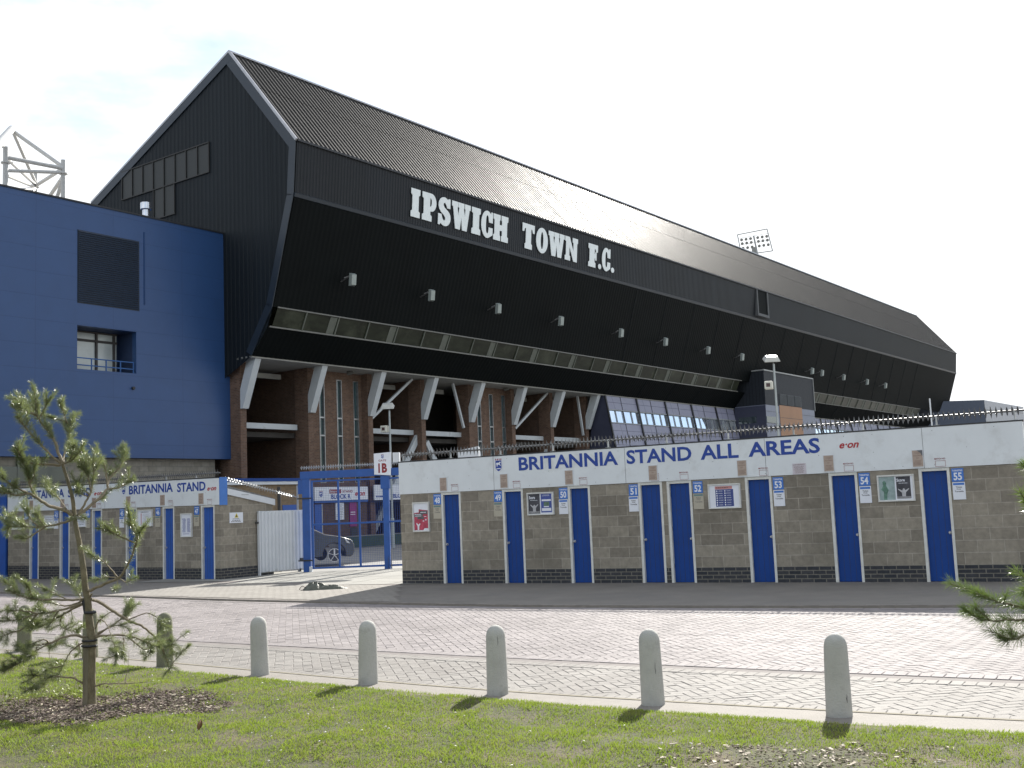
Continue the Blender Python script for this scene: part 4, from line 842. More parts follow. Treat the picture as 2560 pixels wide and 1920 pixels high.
# ------------------------------------------------------------------ ground floor under the stand, kiosk
bl_ = thing('entrance_block', 'low brick entrance under the stand with white BLOCK R sign, seen through the gate mesh', 'entrance', FS, 4.7, 4.3, 0)
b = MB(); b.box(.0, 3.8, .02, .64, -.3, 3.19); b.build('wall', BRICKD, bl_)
b = MB(); b.box(-.02, 3.78, -.10, .018, 2.30, 2.97); B_ = b.build('sign_board', PWHITE, bl_); b = MB(); b.box(-.02, 3.8, -.08, .018, 2.18, 2.298); b.build('sign_strip', BLUEG, bl_)
l = MB(); lettering(l, 'BLOCK R', 1.10, 2.5, 2.36, 2.60, -.105, .03); l.build('writing', LETB, B_, fix=False)
l = MB(); lettering(l, 'STAND', 1.92, 2.65, 2.68, 2.80, -.105, .02); l.quad((.98, -.105, 2.64), (1.82, -.105, 2.64), (1.82, -.105, 2.85), (.98, -.105, 2.85)); l.build('writing', DRED, B_, fix=False)
l = MB(); lettering(l, 'Britannia', 1.03, 1.62, 2.69, 2.80, -.108, .01); l.build('writing', PWHITE, B_, fix=False); l = MB(); lettering(l, 'e\u00b7on', 2.82, 3.55, 2.50, 2.69, -.105, .03, .25); l.build('writing', RED, B_, fix=False); crest(B_, .40, -.105, 2.63, .26, .34)
b = MB(); b.box(.05, .52, .0, .03, 0, 2.12); b.build('door', BLUEL2, bl_); b = MB(); b.box(.53, .57, -.01, .03, 0, 2.14); b.build('door_frame', CREAM, bl_)
b = MB(); b.box(1.48, 2.06, -.03, .018, 1.31, 2.16); N_ = b.build('notice_board', PWHITE, bl_); l = MB(); scribble(l, 1.52, 2.02, 1.35, 2.1, 9, -.032, .5, 5); l.build('writing', INKG, N_, fix=False)
b = MB(); b.box(2.48, 2.98, -.03, .018, .93, 2.16); N_ = b.build('purple_poster', pmat('poster_purple', (.22, .015, .14), rough=.5, var=.15), bl_); l = MB(); scribble(l, 2.50, 2.95, 1.5, 1.72, 2, -.032, .7, 5); l.build('writing', PWHITE, N_, fix=False)
b = MB(); b.box(2.55, 3.05, -.01, .018, .25, .86); b.build('vent', DARK, bl_)
b2 = thing('entrance_sign', 'white entrance sign with blue print starting BLO, half hidden behind the gate post', 'sign', FS, 9.0, 4.3, 2.25)
b = MB(); b.box(0, 4.2, -.08, .0, 0, .80); B_ = b.build('board', PWHITE, b2); l = MB(); lettering(l, 'BLOCK', 1.43, 2.6, .09, .31, -.085, .03); scribble(l, .08, .95, .09, .28, 1, -.085, .8, 4); l.build('writing', LETB, B_, fix=False)
for i, (x, lb) in enumerate(((9.0, 'dark blue barred gate under the half-hidden entrance sign'),)):
    t = thing('barred_gate', lb, 'gate', FS, x, 4.5, 0); b = MB()
    for k in range(26): b.box(k*.17, k*.17+.03, 0, .03, .05, 2.2)
    for z in (.1, 1.1, 2.15): b.box(0, 4.28, -.02, -.001, z, z+.06)
    b.build('bars', pmat('navy_paint', (.012, .025, .10), rough=.5), t)
t = thing('crowd_barrier', 'white tubular barrier standing behind the gate near the raking beam', 'barrier', FS, 9.2, 2.6, 0); b = MB()
b.tube([(0, 0, .02), (0, 0, 1.05), (2.2, 0, 1.05), (2.2, 0, .02)], .02, 6); b.tube([(0, 0, .2), (2.2, 0, .2)], .015, 6); b.tube([(2.5, 0, .02), (2.5, 0, 1.05), (4.7, 0, 1.05), (4.7, 0, .02)], .02, 6); b.build('rail', GREYP, t)
t = thing('low_hoarding', 'long low dark green hoarding in front of the stand wall, beyond the gate', 'hoarding', FS, 3.0, .8, 0); b = MB(); b.box(0, 14, 0, .12, 0, .50); b.build('panel', pmat('green_board', (.03, .055, .04), rough=.7, var=.15), t); b = MB(); b.box(0, 14, -.02, .14, .501, .55); b.build('rail', pmat('grey_cap', (.16, .16, .15)), t)
k_ = thing('kiosk', 'low tan brick kiosk with blue eaves behind the white corrugated gate', 'kiosk', FS, -4.2, 1.5, 0)
b = MB(); b.box(0, 5.6, 0, 2.6, -.2, 3.02); b.build('wall', TANBRICK, k_); b = MB(); b.box(-.1, 5.7, -.15, 2.7, 3.16, 3.30); b.build('roof', BLUED, k_); b = MB(); b.box(-.08, 5.68, -.12, 2.68, 3.021, 3.158); b.build('eaves_board', WHITEP, k_)
b = MB(); b.box(2.95, 3.4, -.02, .0, 1.7, 2.15); b.build('window', GLASSG, k_); b = MB(); b.box(4.3, 5.2, -.03, .0, 0, 2.1); b.build('door', BLUEL2, k_)
t = thing('white_canopy', 'small white canopy edge showing above the spiked rail', 'canopy', x=-2.31, y=45, z=0); b = MB(); b.add([(0, 0, 3.95), (.85, 0, 4.10), (.85, 0, 3.65), (0, 0, 3.6), (0, 3, 3.95), (.85, 3, 4.1), (.85, 3, 3.65), (0, 3, 3.6)], [(0, 3, 2, 1), (4, 5, 6, 7), (0, 1, 5, 4), (3, 7, 6, 2), (1, 2, 6, 5), (0, 4, 7, 3)]); b.build('cover', WHITEP, t); b = MB(); b.tube([(.1, .1, 0), (.1, .1, 3.7)], .04, 6); b.tube([(.75, .1, 0), (.75, .1, 3.8)], .04, 6); b.build('leg', GREYP, t)

# ------------------------------------------------------------------ blue building
bb = thing('blue_clad_building', 'large blue metal-clad building with louvre and recessed window, left of the black gable', 'building', FS, 0, 0, 0)
b = MB(); V0 = 5.21
for q in ((-40, -7.73, 4.38, 15.2), (-4.86, .30, 4.38, 15.2), (-7.73, -4.86, 4.38, 8.08), (-7.73, -4.86, 9.93, 15.2)):
    if q[1] == .30: b.box(q[0], .0, V0, V0+.3, q[2], q[3]); b.box(.0, .30, V0, V0+.3, 4.38, 8.3)
    else: b.box(q[0], q[1], V0, V0+.3, q[2], q[3])
b.box(-40, -.05, V0+.301, 16.5, 15.0, 15.19); b.box(-40, -.05, V0+.301, 16.5, 4.39, 4.45); b.box(-40, -.05, 16.51, 16.7, 0, 15.19); b.build('wall', BLUEC, bb)
b = MB(); b.box(-40, -.0, V0-.05, V0+.35, 15.201, 15.27); b.build('coping', DARK, bb)
b = MB(); b.box(-7.73, -4.70, V0-.015, V0-.001, 10.88, 14.03)
L_ = b.build('louvre', pmat('louvre_navy', (.008, .018, .035), rough=.5), bb); b = MB()
for k in range(34): z = 10.93+k*.0915; b.add([(-7.70, V0-.06, z), (-4.73, V0-.06, z), (-4.73, V0-.02, z+.06), (-7.70, V0-.02, z+.06), (-7.70, V0-.016, z+.06), (-4.73, V0-.016, z+.06)], [(0, 1, 2, 3)])
b.build('blade', pmat('blade_navy', (.012, .026, .055), rough=.45), L_); 
b = MB(); b.box(-4.46, -4.41, V0-.03, V0-.001, 11.2, 14.5); b.build('downpipe', pmat('pipe_navy', (.015, .05, .15)), bb)
b = MB(); b.box(-7.9, -4.7, 6.6, 6.7, 8.0, 10.0); b.box(-4.855, -4.75, V0+.301, 6.6, 8.0, 9.99); b.box(-7.85, -7.735, V0+.301, 6.6, 8.0, 9.99); b.box(-7.9, -4.7, V0+.301, 6.6, 9.94, 10.0); b.box(-7.9, -4.7, V0+.301, 6.6, 7.98, 8.07); b.build('recess', pmat('recess_navy', (.02, .04, .10), rough=.6), bb)
W_ = MB(); W_.box(-7.72, -5.05, 6.40, 6.42, 8.12, 9.86); W_ = W_.build('window', pmat('pale_glass', (.46, .50, .50), rough=.2, var=.18, scale=.8, spec=.9), bb); f = MB()
for u in (-7.72, -7.12, -6.12, -5.25): f.box(u, u+.10, 6.33, 6.398, 8.1, 9.9)
f.box(-7.72, -5.05, 6.335, 6.397, 9.48, 9.58); f.box(-7.72, -5.05, 6.335, 6.397, 9.86, 9.93); f.build('frame', pmat('frame_grey_brown', (.06, .055, .055)), W_)
f = MB(); 
for z in (8.55, 8.25): f.box(-7.7, -4.9, V0+.10, V0+.14, z, z+.045)
for u in (-7.0, -6.3, -5.6, -4.95): f.box(u, u+.045, V0+.101, V0+.139, 8.08, 8.55)
f.build('railing', pmat('rail_blue', (.03, .10, .28)), bb)
b = MB(); b.tube([(-3.9-1.15+.0, V0-.10, 7.42), (-5.05, V0, 7.42)], .07, 8); b.build('vent_cap', DARK, bb)
b = MB(); b.box(-40, -.24, V0+.5, V0+.8, -.3, 4.378); b.build('lower_wall', bmat('pale_block', (.32, .295, .25), (.26, .24, .20), (.2, .19, .17), .45, .225, ms=.008, var=.15, bump=.25), bb)
b = MB(); b.box(-.235, .29, V0+1.6, V0+1.8, 0, 4.37); b.build('lobby_wall', INTER, bb)
b = MB()
for u in (-10.1, -9.3): b.box(u, u+.12, V0+.38, V0+.499, 0, 4.37)
b.box(-11.5, -7.9, V0+.4, V0+.499, 3.4, 4.0); b.build('glazed_lobby', GLASS, bb)
t = thing('flue', 'shiny steel flue with a wide cap on the blue building roof', 'chimney flue', FS, -3.04, 7.0, 15.19); b = MB(); b.lathe([(.17, 0), (.17, .95)], 16); b.build('pipe', pmat('bright_steel', (.62, .63, .66), metallic=.9, rough=.22, var=.15, scale=3), t, smooth=True); b = MB(); b.lathe([(.24, .96), (.26, .98), (.26, 1.27), (.24, 1.29)], 16); b.build('cap', pmat('bright_steel', (.6, .6, .6)), t, smooth=True)

# ------------------------------------------------------------------ white roof truss of the next stand, floodlight mast, far box building
t = thing('roof_truss', 'white tubular steel roof truss rising behind the blue building at far left', 'roof truss', x=-32.8, y=71, z=0)
O = Vector((-32.8, 71, 0)); TR = pmat('truss_white', (.46, .46, .45), rough=.5, var=.08)
def tb(name, pts, r, n=10): b = MB(); b.tube([Vector(p)-O for p in pts], r, n); b.build(name, TR, t, smooth=True)
P1, P2, P3, A = Vector((-32.8, 71, 25.9)), Vector((-30.62, 75, 26.3)), Vector((-38.2, 88, 29.5)), Vector((-35.6, 78, 30.4))
tb('column', [(P1.x, P1.y, 14), (P1.x, P1.y, 26.6)], .17); tb('column', [(P2.x, P2.y, 14), (P2.x, P2.y, 26.9)], .16); tb('column', [(P3.x, P3.y, 14), (P3.x, P3.y, 30.3)], .17)
tb('boom', [(A.x, A.y, A.z), (-32.5, 69.5, 26.4), (-30, 62, 22)], .26); tb('boom', [A+Vector((0, .1, -.1)), P2+Vector((0, 0, .1))], .14); tb('boom', [A, P3], .13)
tb('chord', [P1, P2], .14); tb('chord', [P1, P3+Vector((0, 0, -.2))], .12); tb('chord', [P2, P3+Vector((0, 0, -.3))], .14); tb('chord', [P1+Vector((0, 0, -.9)), P2+Vector((0, 0, -.3))], .12); tb('chord', [P1+Vector((0, 0, -1.2)), P3+Vector((0, 0, -.4))], .12)
tb('brace', [P2+Vector((0, 0, -.6)), (-38.2, 88, 26.6)], .14); tb('brace', [P2+Vector((0, 0, -.7)), (-32.6, 77, 22.5)], .13); tb('brace', [P1+Vector((0, 0, -2.3)), P3+Vector((0, 0, -.5))], .12); tb('brace', [P3+Vector((0, 0, -.5)), (-37, 80, 24)], .12); tb('brace', [A+Vector((0, 0, -.2)), (-33.0, 71, 26.6)], .07)
for p in (P2, P3, P1): b = MB(); b.tube([p-O+Vector((0, 0, -.42)), p-O+Vector((0, 0, -.34))], .30, 14); b.build('collar', TR, t)
t = thing('floodlight_mast', 'stadium floodlight frame with rows of round lamps peeping over the stand roof', 'floodlight', x=27.4, y=120, z=0); FM = GREYP
b = MB(); b.tube([(0, .4, 0), (0, .4, 29)], [.5, .3], 10); b.build('mast', GREYP, t)
b = MB(); ax, az = Vector((.986, 0, .145)), Vector((-.13+.0, 0, .99)); az = Vector((-.05, .25, .97)).normalized(); ax = Vector((.99, 0, .10)).normalized(); c = Vector((0, 0, 29.55))
def fp(a, z): return c+ax*a+az*z
for p, q in (((-1.75, 1.15), (1.6, 1.35)), ((-1.75, 1.15), (-1.7, -1.4)), ((1.6, 1.35), (1.75, -1.4)), ((-1.7, -1.4), (1.75, -1.4)), ((-.0, .75), (.05, -1.5))): b.bar(fp(*p), fp(*q), .09 if p[0] else .16, .09)
for z in (.75, -.10): b.bar(fp(-1.7, z-.05), fp(1.7, z+.05), .035)
b.build('frame', GREYP, t)
for r_ in range(3):
    for k in range(6):
        a = (-1.45, -.95, -.45, .35, .85, 1.35)[k]; z = .50-r_*.47-(.1 if r_ == 2 else 0); p = fp(a, z); b = MB(); b.tube([p, p+Vector((0, -.28, -.10))], [.07, .17], 12); b.build('lamp', pmat('lamp_grey', (.25, .25, .24)), t)
t = thing('box_building', 'flat-roofed dark blue and pale box building beyond the far end of the stand', 'building', x=59.6, y=140, z=0, rot=0)
b = MB(); b.add([(-14, -4, 0), (0, 0, 0), (-6, 24, 0), (-20, 20, 0), (-14, -4, 12.4), (0, 0, 12.6), (-6, 24, 12.6), (-20, 20, 12.4)], [(0, 1, 5, 4), (1, 2, 6, 5), (2, 3, 7, 6), (3, 0, 4, 7), (4, 5, 6, 7)]); b.build('wall', pmat('slate_wall', (.06, .075, .11), var=.08), t)
b = MB(); b.add([(.02, .0, 0), (9.5, 10, 0), (3.5, 30, 0), (-5.9, 24, 0), (.02, 0, 12.59), (9.5, 10, 12.2), (3.5, 30, 12.2), (-5.9, 24, 12.59)], [(0, 1, 5, 4), (1, 2, 6, 5), (2, 3, 7, 6), (4, 5, 6, 7)]); b.build('side_wall', pmat('pale_clad', (.42, .43, .46), var=.05), t)
b = MB()
for z in (6.5, 8.2, 9.9, 11.4): b.bar((.0, -.05, z), (9.5, 9.93, z-.0), .04, .05)
b.build('cladding_line', GREYP, t)

# ------------------------------------------------------------------ lamp posts
def lamp(label, x, y, H_, hr, cam_side, rot=0, base=True):
    t = thing('lamp_post', label, 'lamp post', x=x, y=y, group='lamp posts in the stadium yard')
    b = MB(); b.tube([(0, 0, 0), (0, 0, 1.3), (0, 0, 1.34), (0, 0, H_)], [.085, .085, .05, .042], 12); b.build('pole', pmat('pole_grey', (.36, .39, .39), rough=.5, metallic=.3), t, smooth=True)
    hd = MB(); q = math.radians(rot); X, Y = Vector((math.cos(q), math.sin(q), 0)), Vector((-math.sin(q), math.cos(q), 0)); Zt = Vector((0, 0, 1)); c = Vector((-.08, 0, H_+.20)); dn = (Zt*.93-Y*.37).normalized(); Y2 = dn.cross(X)*1
    P = []
    for sx, sy, h in ((-1, -1, 0), (1, -1, 0), (1, 1, 0), (-1, 1, 0)): P.append(c+X*sx*.31*hr+Y2*sy*.24*hr-dn*.06)
    for sx, sy in ((-1, -1), (1, -1), (1, 1), (-1, 1)): P.append(c+X*sx*.22*hr+Y2*sy*.16*hr+dn*.12)
    hd.add(P, [(0, 3, 2, 1), (4, 5, 6, 7), (0, 1, 5, 4), (1, 2, 6, 5), (2, 3, 7, 6), (3, 0, 4, 7)]); hd.build('lamp_head', pmat('head_white', (.50, .50, .47), rough=.4), t, bevel=.015)
    gl = MB(); gl.add([c+X*sx*.26*hr+Y2*sy*.19*hr-dn*.075 for sx, sy in ((-1, -1), (1, -1), (1, 1), (-1, 1))], [(0, 1, 2, 3)]); gl.build('lamp_glass', LAMPG, t)
    yk = MB(); yk.tube([(0, 0, H_-.02), (-.02, 0, H_+.05), c-dn*.03], .028, 6); yk.bar(c-X*.26*hr-dn*.12, c+X*.26*hr-dn*.12, .03, .03); yk.build('bracket', GALVD, t)
    cb = MB(); cx = -.24*hr; zc = H_-.82*hr-.0; s_ = .15*hr
    cb.box(cx-s_, cx+s_, -s_*1.2, s_*1.2, zc-s_, zc+s_); o = cb.build('camera_housing', pmat('housing_cream', (.55, .54, .47), rough=.5), t, bevel=.02); o.rotation_euler = (0, 0, -.35)
    ln = MB(); ln.box(cx-s_*.5, cx+s_*.5, -s_*1.2-.012, -s_*1.2-.002, zc-s_*.5, zc+s_*.45); o2 = ln.build('lens', pmat('lens_dark', (.05, .02, .02), rough=.2), o)
lamp('shorter lamp post with white head and camera box, rising behind the gate sign', -5.6, 50, 6.15, 1.0, 1)
lamp('lamp post with white head and camera box in front of the panelled tower', 10.24, 43, 6.72, 1.0, 1)
t = thing('thin_pole', 'thin white pole rising behind the long white fascia near its right end', 'pole', x=16.6, y=44, z=0); b = MB(); b.tube([(0, 0, 0), (-.02, 0, 5.2)], .03, 8); b.build('pole', WHITEP, t, smooth=True)

# ------------------------------------------------------------------ parked car behind the gate
def make_car():
    CF = Frame((-7.9, 35.75), 25)      # x forward
    t = thing('parked_car', 'dark grey hatchback parked behind the blue gate, bonnet glinting in the sun', 'car', CF, 0, 0, 0)
    paint = pmat('car_paint', (.010, .011, .014), rough=.3, var=.05, metallic=0, coat=.8, spec=.5)
    # side profile (x, z) of the upper line and body, swept across the width with tumblehome
    prof = [(-1.35, .35), (-1.38, .60), (-1.30, .92), (-1.12, 1.02), (-.72, 1.40), (-.2, 1.47), (.6, 1.45), (1.10, 1.20), (1.55, .97), (2.05, .88), (2.42, .76), (2.55, .62), (2.57, .40), (2.50, .26)]
    def arch(cx): return [(cx+.36*math.cos(math.radians(a)), .30+.36*math.sin(math.radians(a))) for a in range(0, 181, 20)]
    bot = [(2.40, .22)]+[(1.83+.37*math.cos(math.radians(a)), .30+.37*math.sin(math.radians(a))) for a in range(-10, 191, 20)]+[(.1, .20)]+[(-.75+.37*math.cos(math.radians(a)), .30+.37*math.sin(math.radians(a))) for a in range(-10, 191, 20)]+[(-1.30, .24)]
    poly = prof+bot; bm = bmesh.new(); rows = []
    def half(z, x):
        w_ = .84
        if z > .95: w_ = .84-(z-.95)*.42
        if x > 2.1: w_ -= (x-2.1)**2*.9
        if x < -1.1: w_ -= (-1.1-x)*.4
        return w_
    vs_ = []; ring = []
    for f_ in (-1, -.93, .93, 1):
        rr2 = []
        for x, z in poly:
            h = half(z, x); inset = .0 if abs(f_) < 1 else 0
            zz = z+(.0 if abs(f_) < 1 else -.02 if z > .8 else 0)
            rr2.append(bm.verts.new((x, f_*h, zz)))
        rows.append(rr2)
    n = len(poly)
    for a in range(3):
        for i in range(n):
            j = (i+1) % n; bm.faces.new((rows[a][i], rows[a][j], rows[a+1][j], rows[a+1][i]))
    bm.faces.new(rows[0][::-1]); bm.faces.new(rows[3]); bmesh.ops.recalc_face_normals(bm, faces=bm.faces)
    me = bpy.data.meshes.new('body'); bm.to_mesh(me); bm.free(); me.materials.append(paint); o = bpy.data.objects.new('body', me); COL.objects.link(o); o.parent = t
    md = o.modifiers.new('b', 'BEVEL'); md.width = .05; md.segments = 3; md.angle_limit = math.radians(50); me.polygons.foreach_set('use_smooth', [True]*len(me.polygons)); 
    try: me.set_sharp_from_angle(angle=math.radians(60))
    except Exception: pass
    g_ = MB()
    for s_ in (-1, 1):
        y1, y0 = s_*.752, s_*.842
        g_.add([(-.95, y0, .98), (.98, y0, .98), (.68, s_*.70, 1.36), (-.60, s_*.70, 1.34)], [(0, 1, 2, 3)])
    g_.add([(1.50, -.66, .995), (1.50, .66, .995), (1.12, .60, 1.20), (.68, .55, 1.425), (.68, -.55, 1.425), (1.12, -.60, 1.20)], [(0, 1, 2, 3, 4, 5)]); g_ = g_.build('window', GLASS, t, fix=False)
    g_.location.z = .012
    for cx in (1.83, -.75):
        for s_ in (-1, 1):
            w_ = MB(); w_.tube([(cx, s_*.66, .30), (cx, s_*.66, .30), (cx, s_*.83, .30), (cx, s_*.83, .30)], [.2, .30, .31, .26], 28); Wl = w_.build('wheel', pmat('tyre', (.015, .015, .016), rough=.8), t)
            r_ = MB(); r_.tube([(cx, s_*.815, .30), (cx, s_*.834, .30)], [.215, .20], 24)
            r_.build('rim', pmat('rim_dark', (.04, .04, .045), rough=.4), Wl); sp_ = MB()
            for k in range(5):
                a = 2*PI*k/5+.3; sp_.bar((cx, s_*.845, .30), (cx+.19*math.cos(a), s_*.84, .30+.19*math.sin(a)), .05, .02)
            for k in range(24):
                a, b_ = 2*PI*k/24, 2*PI*(k+1)/24; sp_.bar((cx+.205*math.cos(a), s_*.838, .30+.205*math.sin(a)), (cx+.205*math.cos(b_), s_*.838, .30+.205*math.sin(b_)), .02, .02)
            sp_.build('spoke', pmat('alloy', (.55, .56, .58), metallic=.8, rough=.35), Wl)
    for s_ in (-1, 1):
        h = MB(); h.add([(2.30, s_*.78, .66), (2.52, s_*.60, .62), (2.50, s_*.58, .74), (2.18, s_*.80, .80), (2.24, s_*.70, .66), (2.44, s_*.56, .62), (2.40, s_*.52, .76), (2.14, s_*.70, .83)], [(0, 1, 2, 3), (4, 7, 6, 5), (0, 4, 5, 1), (3, 2, 6, 7), (0, 3, 7, 4), (1, 5, 6, 2)]); h.build('headlight', LAMPG, t)
        m_ = MB(); m_.add([(.95, s_*.86, .98), (1.1, s_*.86, .98), (1.1, s_*1.0, 1.0), (.98, s_*1.0, 1.0), (.95, s_*.86, 1.10), (1.05, s_*.86, 1.10), (1.05, s_*1.0, 1.10), (.98, s_*1.0, 1.10)], [(0, 3, 2, 1), (4, 5, 6, 7), (0, 1, 5, 4), (1, 2, 6, 5), (2, 3, 7, 6), (3, 0, 4, 7)]); m_.build('mirror', paint, t, bevel=.02)
    b = MB(); b.box(2.50, 2.58, -.45, .45, .30, .42); b.build('grille', DARK, t)
make_car()

# ------------------------------------------------------------------ crumpled sack on the entrance paving
t = thing('crumpled_sack', 'crumpled grey-green sack with a trailing strap lying on the entrance paving', 'sack', x=-4.30, y=24.05, rot=.05)
def lump(L, W_, H_, seed, nx=26, ny=14):
    b = MB(); rg = np.random.default_rng(seed); ph = rg.uniform(0, 6, 12); V = []
    for j in range(ny+1):
        for i in range(nx):
            th = 2*PI*i/nx; r = j/ny; e = 1+.12*math.sin(3*th+ph[0])+.09*math.sin(5*th+ph[1])
            z = H_*(1-r**2.2)*(1+.22*math.sin(4*th+ph[2]+3*r)*r+.13*math.sin(7*th+ph[3]-4*r))+.008
            V.append((L*r*e*math.cos(th), W_*r*e*math.sin(th), max(z, .004)))
    b.add(V, [(j*nx+i, j*nx+(i+1) % nx, (j+1)*nx+(i+1) % nx, (j+1)*nx+i) for j in range(ny) for i in range(nx)]); return b
SACK = pmat('sack_cloth', (.085, .09, .07), rough=.55, var=.3, scale=12, bump=.6, bscale=25)
o = lump(.26, .20, .15, 3).build('sack', SACK, t, smooth=True); o.location.x = -.10
o = lump(.36, .13, .085, 8).build('flap', SACK, t, smooth=True); o.location = (.22, -.03, 0)
b = MB(); b.tube([(-.28, 0, .05), (-.36, -.03, .10), (-.42, -.06, .03), (-.36, -.08, .012), (-.27, -.06, .03)], .008, 6); b.build('strap', INKD, t)

